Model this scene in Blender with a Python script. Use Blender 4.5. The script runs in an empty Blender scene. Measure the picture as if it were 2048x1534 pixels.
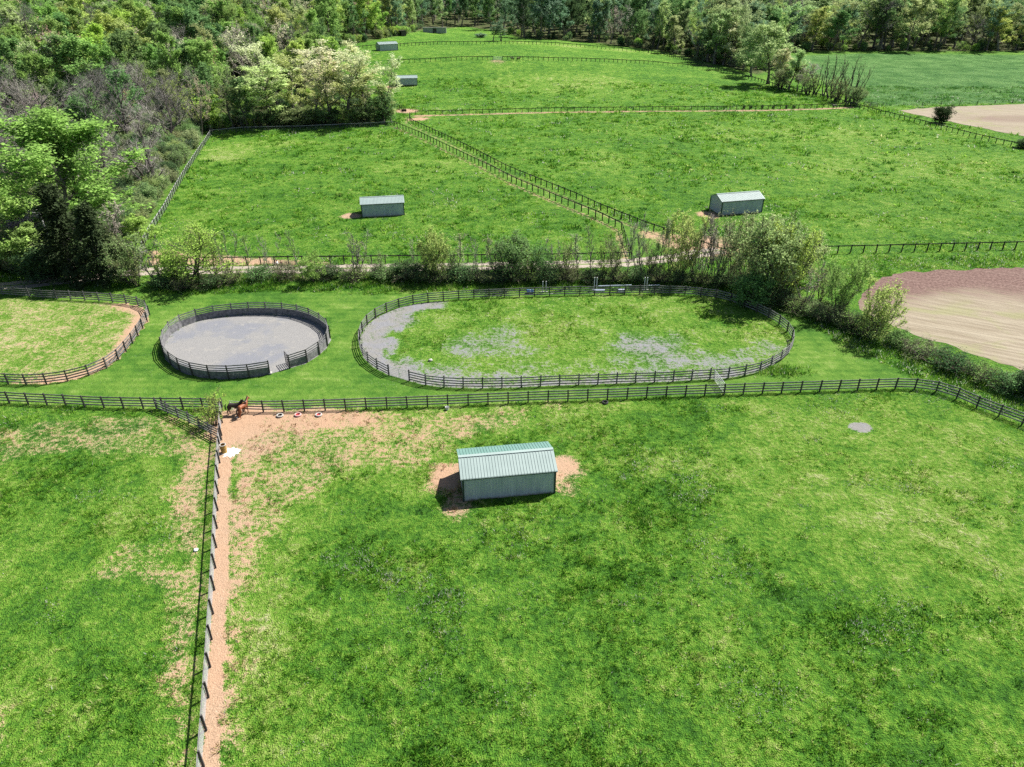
import bpy, math, random
import numpy as np
from mathutils import Vector, Matrix
from mathutils.geometry import delaunay_2d_cdt

random.seed(7)
RNG = np.random.default_rng(11)
SC = bpy.context.scene
COL = SC.collection
R = math.radians

# ------------------------------------------------------------------ camera model and terrain
TH = R(30.3); F = 1420.0; CX, CY = 1024.0, 767.0; CAMH = 44.0
S_, C_ = math.sin(TH), math.cos(TH)


def ss(a, b, x):
    t = np.clip((np.asarray(x, float) - a) / (b - a), 0, 1)
    return t * t * (3 - 2 * t)


def terr(x, y):
    x = np.asarray(x, float); y = np.asarray(y, float)
    left = ss(-20, -160, x)
    z = left * 18 * ss(240, 520, y)
    z = z + 9 * ss(300, 375, y) * np.exp(-((x + 25) / 95.0) ** 2) * ss(620, 420, y)
    z = z + 26 * ss(420, 900, y)
    return z


def tz(x, y):
    return float(terr(x, y))


_T = np.concatenate([np.arange(30, 400, 1.0), np.arange(400, 2500, 4.0)])


def G(px, py):
    """point of the ground met along a viewing direction"""
    u = (px - CX) / F; v = (CY - py) / F
    d = np.array([u, C_ + v * S_, -S_ + v * C_])
    x, y, z = d[0] * _T, d[1] * _T, CAMH + d[2] * _T
    g = z - terr(x, y)
    i = int(np.argmax(g < 0)) if (g < 0).any() else len(_T) - 1
    a, b = _T[max(0, i - 1)], _T[i]
    for _ in range(30):
        m = (a + b) / 2
        if CAMH + d[2] * m - tz(d[0] * m, d[1] * m) < 0: b = m
        else: a = m
    return Vector((d[0] * b, d[1] * b, tz(d[0] * b, d[1] * b)))


def W(pts):
    return np.array([[*G(*p)[:2]] for p in pts])


def proj(x, y, z):
    zc = y * C_ - (z - CAMH) * S_; yc = y * S_ + (z - CAMH) * C_
    return CX + F * x / zc, CY - F * yc / zc, zc


def height_to(P, py):
    v = (CY - py) / F
    return CAMH + P.y * (v * C_ - S_) / (C_ + v * S_) - P.z


def px_m(P):
    """metres per photograph pixel at P"""
    return proj(P.x, P.y, P.z)[2] / F


def vn(x, y, scale, seed=0):
    """value noise, 0..1"""
    x = np.asarray(x, float) * scale; y = np.asarray(y, float) * scale
    xi = np.floor(x).astype(np.int64); yi = np.floor(y).astype(np.int64)
    fx = x - xi; fy = y - yi
    fx = fx * fx * (3 - 2 * fx); fy = fy * fy * (3 - 2 * fy)

    def h(a, b):
        n = (a * 374761393 + b * 668265263 + seed * 974711) & 0x7fffffff
        n = ((n ^ (n >> 13)) * 1274126177) & 0x7fffffff
        return ((n ^ (n >> 16)) & 0xffff) / 65535.0
    return (h(xi, yi) * (1 - fx) + h(xi + 1, yi) * fx) * (1 - fy) + (h(xi, yi + 1) * (1 - fx) + h(xi + 1, yi + 1) * fx) * fy


def fbm(x, y, scale, seed=0, o=3):
    s = 0; a = 1; t = 0
    for k in range(o):
        s = s + a * vn(x, y, scale * 2 ** k, seed + k); t += a; a *= .55
    return s / t


def seg_dist(x, y, pts, closed=False):
    d = np.full(np.shape(x), 1e9)
    n = len(pts)
    for i in range(n if closed else n - 1):
        a = pts[i]; b = pts[(i + 1) % n]
        ab = b - a; L = max(1e-9, float(ab @ ab))
        t = np.clip(((x - a[0]) * ab[0] + (y - a[1]) * ab[1]) / L, 0, 1)
        d = np.minimum(d, np.hypot(x - a[0] - t * ab[0], y - a[1] - t * ab[1]))
    return d


def inside(x, y, pts):
    r = np.zeros(np.shape(x), bool)
    n = len(pts); j = n - 1
    for i in range(n):
        xi, yi = pts[i]; xj, yj = pts[j]
        c = ((yi > y) != (yj > y)) & (x < (xj - xi) * (y - yi) / (yj - yi + 1e-12) + xi)
        r ^= c; j = i
    return r


def sd(x, y, pts):
    d = seg_dist(x, y, pts, True)
    return np.where(inside(x, y, pts), -d, d)


# ------------------------------------------------------------------ objects
def tag(o, label=None, cat=None, group=None, kind=None):
    if label: o['label'] = label
    if cat: o['category'] = cat
    if group: o['group'] = group
    if kind: o['kind'] = kind
    return o


def empty(name, loc, rz=0.0):
    o = bpy.data.objects.new(name, None); COL.objects.link(o)
    o.location = loc; o.rotation_euler = (0, 0, rz); o.empty_display_size = .3
    return o


def link(name, me, parent=None, loc=(0, 0, 0), rot=(0, 0, 0)):
    o = bpy.data.objects.new(name, me); COL.objects.link(o)
    o.location = loc; o.rotation_euler = rot
    if parent is not None: o.parent = parent
    return o


def copy_tree(o, parent=None):
    c = o.copy(); COL.objects.link(c)
    if parent is not None: c.parent = parent
    for ch in list(o.children): copy_tree(ch, c)
    return c


class MB:
    def __init__(s): s.v = []; s.f = []; s.mi = []

    def add(s, vs, fs, m=0):
        b = len(s.v); s.v += [tuple(p) for p in vs]
        s.f += [tuple(i + b for i in f) for f in fs]; s.mi += [m] * len(fs)

    def box(s, c, d, rz=0.0, m=0, taper=1.0):
        x, y, z = d[0] / 2, d[1] / 2, d[2] / 2
        ca, sa = math.cos(rz), math.sin(rz); vs = []
        for k in (-1, 1):
            t = taper if k > 0 else 1.0
            for (a, b) in ((-1, -1), (1, -1), (1, 1), (-1, 1)):
                px, py = a * x * t, b * y * t
                vs.append((c[0] + px * ca - py * sa, c[1] + px * sa + py * ca, c[2] + k * z))
        s.add(vs, [(3, 2, 1, 0), (4, 5, 6, 7), (0, 1, 5, 4), (1, 2, 6, 5), (2, 3, 7, 6), (3, 0, 4, 7)], m)

    def beam(s, p, q, w, h, m=0):
        """board from p to q, w wide across, h high"""
        p = Vector(p); q = Vector(q); d = (q - p).normalized()
        n = d.cross(Vector((0, 0, 1)))
        n = n.normalized() if n.length > 1e-4 else Vector((1, 0, 0))
        u = n.cross(d).normalized(); vs = []
        for e in (p, q):
            for (a, b) in ((-1, -1), (1, -1), (1, 1), (-1, 1)):
                vs.append(e + n * (a * w / 2) + u * (b * h / 2))
        s.add(vs, [(0, 1, 2, 3), (7, 6, 5, 4), (0, 4, 5, 1), (1, 5, 6, 2), (2, 6, 7, 3), (3, 7, 4, 0)], m)

    def tube(s, pts, rad, k=6, m=0, cap=True):
        pts = [Vector(p) for p in pts]; n = len(pts); vs = []
        up = Vector((.31, .95, .05)).normalized()
        for i, p in enumerate(pts):
            d = (pts[min(i + 1, n - 1)] - pts[max(i - 1, 0)])
            d = d.normalized() if d.length > 1e-9 else Vector((0, 0, 1))
            a = d.cross(up)
            a = a.normalized() if a.length > 1e-3 else d.cross(Vector((1, 0, 0))).normalized()
            b = d.cross(a)
            r = rad[i] if hasattr(rad, '__len__') else rad
            for j in range(k):
                t = 2 * math.pi * j / k
                vs.append(p + a * (r * math.cos(t)) + b * (r * math.sin(t)))
        fs = [(i * k + j, i * k + (j + 1) % k, (i + 1) * k + (j + 1) % k, (i + 1) * k + j) for i in range(n - 1) for j in range(k)]
        if cap: fs += [tuple(range(k - 1, -1, -1)), tuple(range((n - 1) * k, n * k))]
        s.add(vs, fs, m)

    def lathe(s, prof, c=(0, 0, 0), k=20, m=0):
        vs = [(c[0] + r * math.cos(2 * math.pi * j / k), c[1] + r * math.sin(2 * math.pi * j / k), c[2] + z) for (r, z) in prof for j in range(k)]
        fs = [(i * k + j, i * k + (j + 1) % k, (i + 1) * k + (j + 1) % k, (i + 1) * k + j) for i in range(len(prof) - 1) for j in range(k)]
        s.add(vs, fs, m)

    def mesh(s, name, mats, smooth=False):
        me = bpy.data.meshes.new(name); me.from_pydata(s.v, [], s.f)
        for m in (mats if isinstance(mats, (list, tuple)) else [mats]): me.materials.append(m)
        if any(s.mi): me.polygons.foreach_set('material_index', s.mi)
        if smooth: me.polygons.foreach_set('use_smooth', [True] * len(s.f))
        me.update(); return me

    def build(s, name, mats, parent=None, loc=(0, 0, 0), smooth=False):
        return link(name, s.mesh(name, mats, smooth), parent, loc)


def np_mesh(name, V, nv, mats, attrs=None, fattrs=None):
    """V (n,3) where every nv consecutive vertices are one face"""
    n = len(V); m = n // nv
    me = bpy.data.meshes.new(name)
    me.vertices.add(n); me.vertices.foreach_set('co', np.asarray(V, np.float32).ravel())
    me.loops.add(n); me.loops.foreach_set('vertex_index', np.arange(n, dtype=np.int32))
    me.polygons.add(m); me.polygons.foreach_set('loop_start', np.arange(0, n, nv, dtype=np.int32))
    for k, a in (attrs or {}).items():
        me.attributes.new(k, 'FLOAT', 'POINT').data.foreach_set('value', np.asarray(a, np.float32))
    for k, a in (fattrs or {}).items():
        me.attributes.new(k, 'FLOAT', 'FACE').data.foreach_set('value', np.asarray(a, np.float32))
    for mt in mats: me.materials.append(mt)
    me.update(calc_edges=True); return me


# ------------------------------------------------------------------ materials
class NT:
    def __init__(s, name):
        s.m = bpy.data.materials.new(name); s.m.use_nodes = True
        s.t = s.m.node_tree; s.t.nodes.clear()
        s.out = s.t.nodes.new('ShaderNodeOutputMaterial')

    def n(s, typ, **kw):
        o = s.t.nodes.new(typ)
        for k, v in kw.items(): setattr(o, k, v)
        return o

    def l(s, a, b): s.t.links.new(a, b)

    def set(s, sock, v):
        if hasattr(v, 'is_linked') or hasattr(v, 'links'): s.l(v, sock)
        else: sock.default_value = v

    def pos(s): return s.n('ShaderNodeNewGeometry').outputs['Position']

    def noise(s, vec, scale, detail=3, rough=.55, dist=0.0):
        o = s.n('ShaderNodeTexNoise'); s.l(vec, o.inputs['Vector'])
        o.inputs['Scale'].default_value = scale; o.inputs['Detail'].default_value = detail
        o.inputs['Roughness'].default_value = rough; o.inputs['Distortion'].default_value = dist
        return o.outputs['Fac']

    def math(s, op, a, b=0.0, c=None, clamp=False):
        o = s.n('ShaderNodeMath', operation=op, use_clamp=clamp)
        s.set(o.inputs[0], a); s.set(o.inputs[1], b)
        if c is not None: s.set(o.inputs[2], c)
        return o.outputs[0]

    def ramp(s, fac, stops, interp='LINEAR'):
        o = s.n('ShaderNodeValToRGB'); s.l(fac, o.inputs[0]); cr = o.color_ramp; cr.interpolation = interp
        while len(cr.elements) < len(stops): cr.elements.new(.5)
        for e, (p, c) in zip(cr.elements, stops):
            e.position = p; e.color = (*c, 1) if len(c) == 3 else c
        return o.outputs[0]

    def step(s, fac, a, b):
        o = s.n('ShaderNodeMapRange', interpolation_type='SMOOTHSTEP')
        s.set(o.inputs['Value'], fac); o.inputs['From Min'].default_value = a; o.inputs['From Max'].default_value = b
        return o.outputs['Result']

    def mix(s, f, a, b, bt='MIX'):
        o = s.n('ShaderNodeMix', data_type='RGBA', blend_type=bt)
        s.set(o.inputs[0], f)
        for k, v in ((6, a), (7, b)):
            if isinstance(v, tuple): o.inputs[k].default_value = (*v, 1)
            else: s.l(v, o.inputs[k])
        return o.outputs[2]

    def attr(s, name, typ='GEOMETRY'):
        return s.n('ShaderNodeAttribute', attribute_name=name, attribute_type=typ)

    def bump(s, h, strength, dist):
        o = s.n('ShaderNodeBump'); s.l(h, o.inputs['Height'])
        o.inputs['Strength'].default_value = strength; o.inputs['Distance'].default_value = dist
        return o.outputs[0]

    def princ(s, col, rough=.8, bump=None, metal=0.0, spec=.3):
        p = s.n('ShaderNodeBsdfPrincipled')
        if isinstance(col, tuple): p.inputs['Base Color'].default_value = (*col, 1)
        else: s.l(col, p.inputs['Base Color'])
        s.set(p.inputs['Roughness'], rough); p.inputs['Metallic'].default_value = metal
        p.inputs['Specular IOR Level'].default_value = spec
        if bump is not None: s.l(bump, p.inputs['Normal'])
        s.l(p.outputs[0], s.out.inputs[0]); return s.m


def simple(name, a, b, scale=4.0, rough=.7, spec=.3, metal=0.0, bump=0.0, stretch=None):
    t = NT(name); vec = t.n('ShaderNodeTexCoord').outputs['Object']
    if stretch:
        mp = t.n('ShaderNodeMapping'); t.l(vec, mp.inputs[0]); mp.inputs['Scale'].default_value = stretch; vec = mp.outputs[0]
    f = t.noise(vec, scale, 4, .6)
    rnd = t.n('ShaderNodeObjectInfo').outputs['Random']
    f2 = t.math('ADD', f, t.math('MULTIPLY', t.math('SUBTRACT', rnd, .5), .12))
    c = t.ramp(f2, [(.32, a), (.68, b)])
    return t.princ(c, rough, t.bump(f, bump, .02) if bump else None, metal, spec)


def grass_nodes(t, tip=False):
    """meadow colour from world position and the masks stored on the mesh"""
    pos = t.pos()
    n0 = t.noise(pos, .018, 2); n1 = t.noise(pos, .09, 3, .6, .6); n2 = t.noise(pos, .45, 4, .62, .4)
    n3 = t.noise(pos, 2.1, 4, .65); n4 = t.noise(pos, 9.0, 2, .6)
    at = t.attr('mask'); sep = t.n('ShaderNodeSeparateColor'); t.l(at.outputs['Color'], sep.inputs[0])
    dirt, dry, mow = sep.outputs[0], sep.outputs[1], sep.outputs[2]
    at2 = t.attr('mask2'); sep2 = t.n('ShaderNodeSeparateColor'); t.l(at2.outputs['Color'], sep2.inputs[0])
    gravel, blue, wood = sep2.outputs[0], sep2.outputs[1], sep2.outputs[2]
    v = t.math('MULTIPLY', n0, .20)
    v = t.math('MULTIPLY_ADD', n1, .52, v); v = t.math('MULTIPLY_ADD', n2, .80, v)
    v = t.math('MULTIPLY_ADD', n3, 1.0, v); v = t.math('MULTIPLY_ADD', n4, .45, v)      # centre 1.40
    v = t.math('MULTIPLY_ADD', dry, .20, v)
    v = t.math('SUBTRACT', v, .99)
    col = t.ramp(v, [(.14, (.018, .066, .011)), (.33, (.046, .138, .015)), (.48, (.080, .205, .020)), (.62, (.140, .275, .030)),
                     (.78, (.235, .335, .070)), (.97, (.42, .43, .22))])
    # mown lawn: finer and more even, with faint mower lines
    wv = t.n('ShaderNodeTexWave', wave_type='BANDS', bands_direction='Y'); t.l(pos, wv.inputs[0])
    wv.inputs['Scale'].default_value = .22; wv.inputs['Distortion'].default_value = 1.2; wv.inputs['Detail'].default_value = 2
    wv.inputs['Detail Scale'].default_value = .6
    lm = t.math('MULTIPLY_ADD', wv.outputs['Fac'], .055, t.math('MULTIPLY', n1, .52))
    lm = t.math('MULTIPLY_ADD', n3, .30, lm); lm = t.math('MULTIPLY_ADD', n4, .26, lm); lm = t.math('MULTIPLY_ADD', n2, .25, lm); lm = t.math('MULTIPLY_ADD', t.math('SUBTRACT', n2, .5), .35, lm)
    lawn = t.ramp(lm, [(.44, (.022, .072, .009)), (.61, (.050, .128, .015)), (.78, (.098, .185, .026)), (.94, (.19, .25, .07))])
    col = t.mix(mow, col, lawn)
    col = t.mix(t.math('MULTIPLY', blue, .75), col, t.mix(t.step(t.math('MULTIPLY_ADD', n1, .7, t.math('MULTIPLY', n2, .3)), .36, .64), (.034, .112, .026), (.105, .215, .070)))
    # bare earth
    d = t.math('MULTIPLY', dirt, 1.75)
    d = t.math('MULTIPLY_ADD', t.math('SUBTRACT', n3, .5), 1.5, d); d = t.math('MULTIPLY_ADD', t.math('SUBTRACT', n2, .5), .9, d)
    d = t.math('MULTIPLY_ADD', t.math('SUBTRACT', n4, .5), 1.2, d)
    df = t.math('MULTIPLY', t.step(d, .62, 1.02), t.step(dirt, .02, .12))
    earth = t.mix(t.step(n4, .3, .7), (.27, .178, .115), (.36, .250, .170))
    earth = t.mix(t.math('MULTIPLY', t.step(n1, .4, .65), .45), earth, (.36, .215, .135))
    vs_ = t.n('ShaderNodeTexVoronoi'); t.l(pos, vs_.inputs['Vector']); vs_.inputs['Scale'].default_value = 2.6
    spk = t.math('MULTIPLY', t.step(vs_.outputs['Distance'], .22, .10), t.step(n2, .40, .60))
    earth = t.mix(t.math('MULTIPLY', spk, .75), earth, (.13, .09, .055))
    earth = t.mix(t.math('MULTIPLY', t.step(n3, .56, .70), .6), earth, (.235, .15, .09))
    col = t.mix(df, col, earth)
    g = t.math('MULTIPLY', gravel, 1.7)
    g = t.math('MULTIPLY_ADD', t.math('SUBTRACT', n3, .5), 1.5, g); g = t.math('MULTIPLY_ADD', t.math('SUBTRACT', n2, .5), 1.2, g)
    g = t.math('MULTIPLY_ADD', t.math('SUBTRACT', n4, .5), 1.1, g)
    gf = t.math('MULTIPLY', t.step(g, .62, 1.0), t.step(gravel, .02, .12))
    stone = t.mix(t.step(t.noise(pos, 16, 2), .35, .7), (.145, .14, .134), (.245, .235, .222))
    stone = t.mix(t.math('MULTIPLY', t.step(n2, .42, .62), .5), stone, (.17, .178, .205))
    col = t.mix(gf, col, stone)
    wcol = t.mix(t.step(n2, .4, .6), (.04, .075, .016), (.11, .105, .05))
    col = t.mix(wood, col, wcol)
    h = t.math('MULTIPLY_ADD', n3, .55, t.math('MULTIPLY', n4, .45))
    h = t.math('MULTIPLY_ADD', n2, .7, h)
    grass_nodes.bare = t.math('MAXIMUM', df, gf)
    return col, h, mow, pos


def ground_material():
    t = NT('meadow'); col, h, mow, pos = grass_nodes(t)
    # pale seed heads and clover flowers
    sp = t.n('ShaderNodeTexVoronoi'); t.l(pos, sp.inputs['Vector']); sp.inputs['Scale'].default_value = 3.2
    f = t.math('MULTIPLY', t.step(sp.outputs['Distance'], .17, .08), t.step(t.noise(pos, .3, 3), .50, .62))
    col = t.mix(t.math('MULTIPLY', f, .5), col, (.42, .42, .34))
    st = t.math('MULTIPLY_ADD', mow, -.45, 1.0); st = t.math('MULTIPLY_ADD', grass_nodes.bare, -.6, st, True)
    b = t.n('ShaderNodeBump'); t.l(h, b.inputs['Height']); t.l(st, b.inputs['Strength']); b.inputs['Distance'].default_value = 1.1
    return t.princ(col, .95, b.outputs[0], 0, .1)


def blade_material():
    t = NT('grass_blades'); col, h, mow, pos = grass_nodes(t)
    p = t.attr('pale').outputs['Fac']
    s = t.attr('tuft_tone').outputs['Fac']  # grass tone, differing at random by tuft and blade
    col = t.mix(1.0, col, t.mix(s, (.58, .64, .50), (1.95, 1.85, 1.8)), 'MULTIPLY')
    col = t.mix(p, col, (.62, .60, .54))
    d = t.n('ShaderNodeBsdfDiffuse'); tr = t.n('ShaderNodeBsdfTranslucent'); mx = t.n('ShaderNodeMixShader'); mx.inputs[0].default_value = .5
    t.l(col, d.inputs[0]); t.l(col, tr.inputs[0]); t.l(d.outputs[0], mx.inputs[1]); t.l(tr.outputs[0], mx.inputs[2]); t.l(mx.outputs[0], t.out.inputs[0])
    return t.m


def leaf_material(name='leaves', fixed=None, tr=.45):
    t = NT(name)
    lv = t.attr('lv').outputs['Fac']
    c = t.attr('tint', 'INSTANCER').outputs['Color']
    if fixed:
        rgb = t.n('ShaderNodeRGB'); rgb.outputs[0].default_value = (*fixed, 1); c = rgb.outputs[0]
    k = t.ramp(lv, [(0, (.48, .52, .46)), (.5, (.98, .98, .96)), (1, (1.48, 1.45, 1.38))])
    c = t.mix(1.0, c, k, 'MULTIPLY')
    d = t.n('ShaderNodeBsdfDiffuse'); x = t.n('ShaderNodeBsdfTranslucent'); mx = t.n('ShaderNodeMixShader'); mx.inputs[0].default_value = tr
    t.l(c, d.inputs[0]); t.l(c, x.inputs[0]); t.l(d.outputs[0], mx.inputs[1]); t.l(x.outputs[0], mx.inputs[2]); t.l(mx.outputs[0], t.out.inputs[0])
    return t.m


def sand_material():
    t = NT('pen_sand'); pos = t.pos()
    n1 = t.noise(pos, .16, 3, .6, .5); n2 = t.noise(pos, .8, 4, .6); n3 = t.noise(pos, 5, 4, .7); n4 = t.noise(pos, 22, 2)
    c = t.mix(t.step(n4, .3, .7), (.15, .147, .144), (.24, .234, .228))
    c = t.mix(t.math('MULTIPLY', t.step(n1, .47, .64), .55), c, (.135, .145, .18))
    c = t.mix(t.math('MULTIPLY', t.step(n2, .55, .7), .5), c, (.27, .255, .23))
    c = t.mix(t.math('MULTIPLY', t.step(n3, .60, .68), t.step(n1, .42, .56)), c, (.085, .10, .045))
    c = t.mix(t.math('MULTIPLY', t.step(n3, .36, .30), .6), c, (.14, .13, .12))
    h = t.math('MULTIPLY_ADD', n3, .7, t.math('MULTIPLY', n4, .3))
    return t.princ(c, .95, t.bump(h, .8, .12), 0, .1)


def lane_material():
    t = NT('gravel_track'); pos = t.pos()
    n2 = t.noise(pos, .9, 4, .65); n3 = t.noise(pos, 6, 3)
    at = t.attr('across').outputs['Fac']
    c = t.mix(t.step(n3, .3, .7), (.235, .195, .155), (.34, .295, .25))
    mid = t.math('ADD', t.step(at, .28, .08), t.math('SUBTRACT', n2, .5))
    c = t.mix(t.step(mid, .5, .8), c, t.mix(t.step(n3, .4, .6), (.06, .13, .02), (.16, .19, .06)))
    return t.princ(c, .95, t.bump(n3, .6, .1), 0, .1)


def crop_material():
    t = NT('tilled_soil'); pos = t.pos()
    at = t.attr('red').outputs['Fac']
    mp = t.n('ShaderNodeMapping'); t.l(pos, mp.inputs[0]); mp.inputs['Rotation'].default_value = (0, 0, R(28))
    n1 = t.noise(pos, .1, 3, .6, 1.0); n3 = t.noise(pos, 2.4, 4, .7)
    st = t.n('ShaderNodeMapping'); t.l(mp.outputs[0], st.inputs[0]); st.inputs['Scale'].default_value = (.10, 1.1, 1)
    n2 = t.noise(st.outputs[0], 1.0, 4, .65, .4)
    straw = t.mix(t.step(n2, .25, .75), (.175, .142, .10), (.275, .238, .178))
    straw = t.mix(t.math('MULTIPLY', t.step(n1, .52, .66), .5), straw, (.19, .20, .085))
    soil = t.mix(t.step(n3, .35, .68), (.088, .052, .044), (.185, .122, .104))
    soil = t.mix(t.math('MULTIPLY', t.step(n2, .52, .80), .5), soil, (.235, .175, .145))
    r = t.math('MULTIPLY_ADD', t.math('SUBTRACT', n2, .5), 1.1, at); r = t.math('MULTIPLY_ADD', t.math('SUBTRACT', n3, .5), .5, r)
    c = t.mix(t.step(r, .25, .80), straw, soil)
    h = t.math('MULTIPLY_ADD', n3, .6, n2)
    return t.princ(c, .95, t.bump(h, .9, .25), 0, .1)


M = {}
M['meadow'] = ground_material(); M['blade'] = blade_material(); M['sand'] = sand_material(); M['lane'] = lane_material(); M['crop'] = crop_material()
M['darkbark'] = simple('dark_bark', (.035, .03, .027), (.115, .10, .09), 3.0, .9, .1)
M['brush'] = simple('brown_brush', (.085, .07, .048), (.17, .145, .105), 3.0, .9, .1)
M['leaf'] = leaf_material(); M['needle'] = leaf_material('needles', None, .06)
M['bark'] = simple('bark', (.06, .05, .042), (.24, .215, .185), 3.0, .9, .1, 0, .6, (1, 1, .3))
M['twig'] = simple('twigs', (.19, .17, .15), (.36, .33, .30), 3.0, .9, .1)
M['board'] = simple('weathered_board', (.085, .083, .087), (.225, .22, .22), 3.0, .75, .25, 0, .3)
M['post'] = simple('weathered_post', (.034, .032, .032), (.085, .08, .078), 5.0, .8, .2, 0, .4)
M['sunlitwood'] = simple('sunlit_board', (.22, .215, .21), (.36, .355, .35), 3.0, .7, .25)  # rails catching the sun: that brightness is put into the board colour
M['dark'] = simple('dark_creosote_wood', (.018, .018, .019), (.045, .043, .042), 4.0, .75, .25, 0, .3)
M['wire'] = simple('galvanised_wire', (.42, .42, .43), (.60, .60, .60), 20, .45, .5, .3)
M['steel'] = simple('galvanised_tube', (.42, .43, .44), (.62, .62, .63), 8, .4, .5, .5)
M['roofnear'] = simple('skylit_green_roof', (.205, .262, .248), (.235, .295, .28), .7, .58, .3)  # near slope's brightness from the sky is put into this paler colour
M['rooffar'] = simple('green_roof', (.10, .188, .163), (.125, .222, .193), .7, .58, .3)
M['siding'] = simple('pale_siding', (.40, .44, .455), (.47, .50, .515), .8, .5, .4)
def siding_material():
    t = NT('pale_siding'); tc = t.n('ShaderNodeTexCoord').outputs['Object']; sx = t.n('ShaderNodeSeparateXYZ'); t.l(tc, sx.inputs[0])
    mp = t.n('ShaderNodeMapping'); t.l(tc, mp.inputs[0]); mp.inputs['Scale'].default_value = (1, 1, .15)
    a = t.noise(mp.outputs[0], 1.6, 4, .6); b = t.noise(tc, 5, 4, .7)
    c = t.mix(t.step(a, .3, .7), (.36, .40, .415), (.47, .50, .515))
    sp = t.math('ADD', t.step(sx.outputs[2], .55, .0), t.math('MULTIPLY', t.math('SUBTRACT', b, .5), 1.3))
    c = t.mix(t.math('MULTIPLY', t.step(sp, .45, 1.0), .6), c, (.30, .21, .14))
    return t.princ(c, .5, None, 0, .4)


M['siding'] = siding_material()
M['trim'] = simple('dark_green_trim', (.012, .035, .03), (.022, .05, .042), 3, .5, .4)
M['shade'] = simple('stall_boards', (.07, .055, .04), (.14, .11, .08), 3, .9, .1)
M['oldwood'] = simple('old_brown_boards', (.055, .045, .04), (.12, .10, .09), 3, .85, .1)
M['oldtin'] = simple('old_tin_roof', (.22, .23, .24), (.34, .35, .36), 2, .55, .4)
M['white'] = simple('white_paint', (.50, .50, .49), (.62, .62, .61), 4, .5, .4)
M['blueplastic'] = simple('blue_plastic', (.03, .11, .30), (.05, .17, .40), 3, .4, .5)
M['palebl'] = simple('pale_blue_paint', (.30, .37, .47), (.40, .47, .56), 3, .5, .4)
M['tyrewhite'] = simple('chalky_white_rubber', (.27, .255, .23), (.44, .42, .39), 6, .7, .2)
M['tyrered'] = simple('red_painted_rubber', (.34, .035, .045), (.46, .07, .075), 4, .6, .3)
M['tyrepink'] = simple('faded_pink_rubber', (.42, .24, .22), (.52, .34, .32), 4, .7, .2)
M['rubber'] = simple('black_rubber', (.015, .015, .016), (.04, .04, .04), 5, .8, .2)
M['barrel'] = simple('rusty_yellow_barrel', (.20, .12, .03), (.38, .24, .06), 3, .6, .3)
M['lime'] = simple('white_lime', (.66, .63, .59), (.86, .84, .81), 7, .95, .1)
M['rock'] = simple('pale_rock', (.30, .285, .26), (.46, .44, .41), 3, .9, .1, 0, .5)
M['concrete'] = simple('grey_pole_wood', (.28, .27, .26), (.42, .41, .40), 2, .8, .2, 0, .2)


# ------------------------------------------------------------------ masks of the ground
def CR(pts, n=6, closed=True):
    """smooth curve through the points"""
    P = np.asarray(pts, float); out = []; m = len(P)
    for i in range(m if closed else m - 1):
        if closed: a, b, c, d = P[i - 1], P[i], P[(i + 1) % m], P[(i + 2) % m]
        else: a, b, c, d = P[max(i - 1, 0)], P[i], P[i + 1], P[min(i + 2, m - 1)]
        for k in range(n):
            t = k / n
            out.append(.5 * ((2 * b) + (-a + c) * t + (2 * a - 5 * b + 4 * c - d) * t * t + (-a + 3 * b - 3 * c + d) * t ** 3))
    if not closed: out.append(P[-1])
    return np.array(out)


PEN_F = W([(540, 748.6), (511, 754), (477, 757), (441, 759), (403, 755.4), (372.5, 748.6), (348.6, 736.6), (330, 718), (324.7, 697), (333, 676),
           (352, 659), (382, 645.5), (425, 635), (470, 629.5), (515, 627), (560, 628), (600, 633), (633, 644), (655, 661), (662, 680), (653, 697), (635.7, 712.7), (610, 728), (580, 736.6)])
ARENA_F = W([(819, 762), (844, 769), (881, 774), (918.5, 776), (957, 776.6), (1034, 775), (1111, 771), (1186, 769), (1263, 765.7), (1336.5, 763.4), (1395, 759.7),
             (1457, 756), (1490, 750.6), (1521, 743), (1544.7, 731), (1563, 720), (1577.6, 706), (1585, 690), (1582, 674), (1570, 660), (1552, 646), (1530, 633), (1500, 619.5), (1465, 606), (1433, 597.5),
             (1373, 590.5), (1315, 588.5), (1230, 589.5), (1143, 591), (1025.5, 594.5), (966, 597), (909, 600), (849.5, 605), (822, 609.5), (797.5, 616), (774, 625), (749, 638), (731, 653), (720.5, 673), (720, 695), (728, 717), (742, 731), (762, 743), (778, 751)])
PAD_F = W([(-260, 752), (-120, 764), (0, 767.5), (46, 770.5), (95.7, 768.5), (142, 761.6), (184.6, 750), (216, 736), (238, 719.5), (262.5, 692), (282, 664), (294, 645), (300.5, 632),
           (297, 622), (287, 614.5), (268, 609.5), (243, 606.5), (212, 603.5), (179.4, 601.5), (92, 597), (46, 593), (0, 589.5), (-120, 582), (-260, 590)])
NEAR_L = W([(-170, 800), (30.7, 806.8), (79, 809.5), (127, 811.6), (175, 814.3), (222, 816), (268, 817), (313.5, 818), (359, 818), (404, 818.5), (446, 820)])
NEAR_R = W([(487, 823), (529, 824.3), (606, 822.8), (730, 818.6), (895, 812.5), (1057, 805), (1177.6, 801), (1367.6, 793), (1594, 785), (1813, 777.5), (1850, 781), (1890, 788), (1957, 818), (2038, 848), (2160, 900), (2290, 962)])
DIAG = W([(313.5, 818), (344, 830), (375, 844), (408, 861), (443, 880)])
DIV = W([(446, 822), (444, 865), (439, 938), (430.6, 1155.7), (417.5, 1389.6), (407, 1545), (398, 1700)])
LANE_F = W([(300, 531), (480, 530), (665, 528), (900, 526), (1100, 523.5), (1262, 520)])
ROAD_R = W([(1440, 512), (1641, 508), (2043, 498.6), (2300, 492)])
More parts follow.
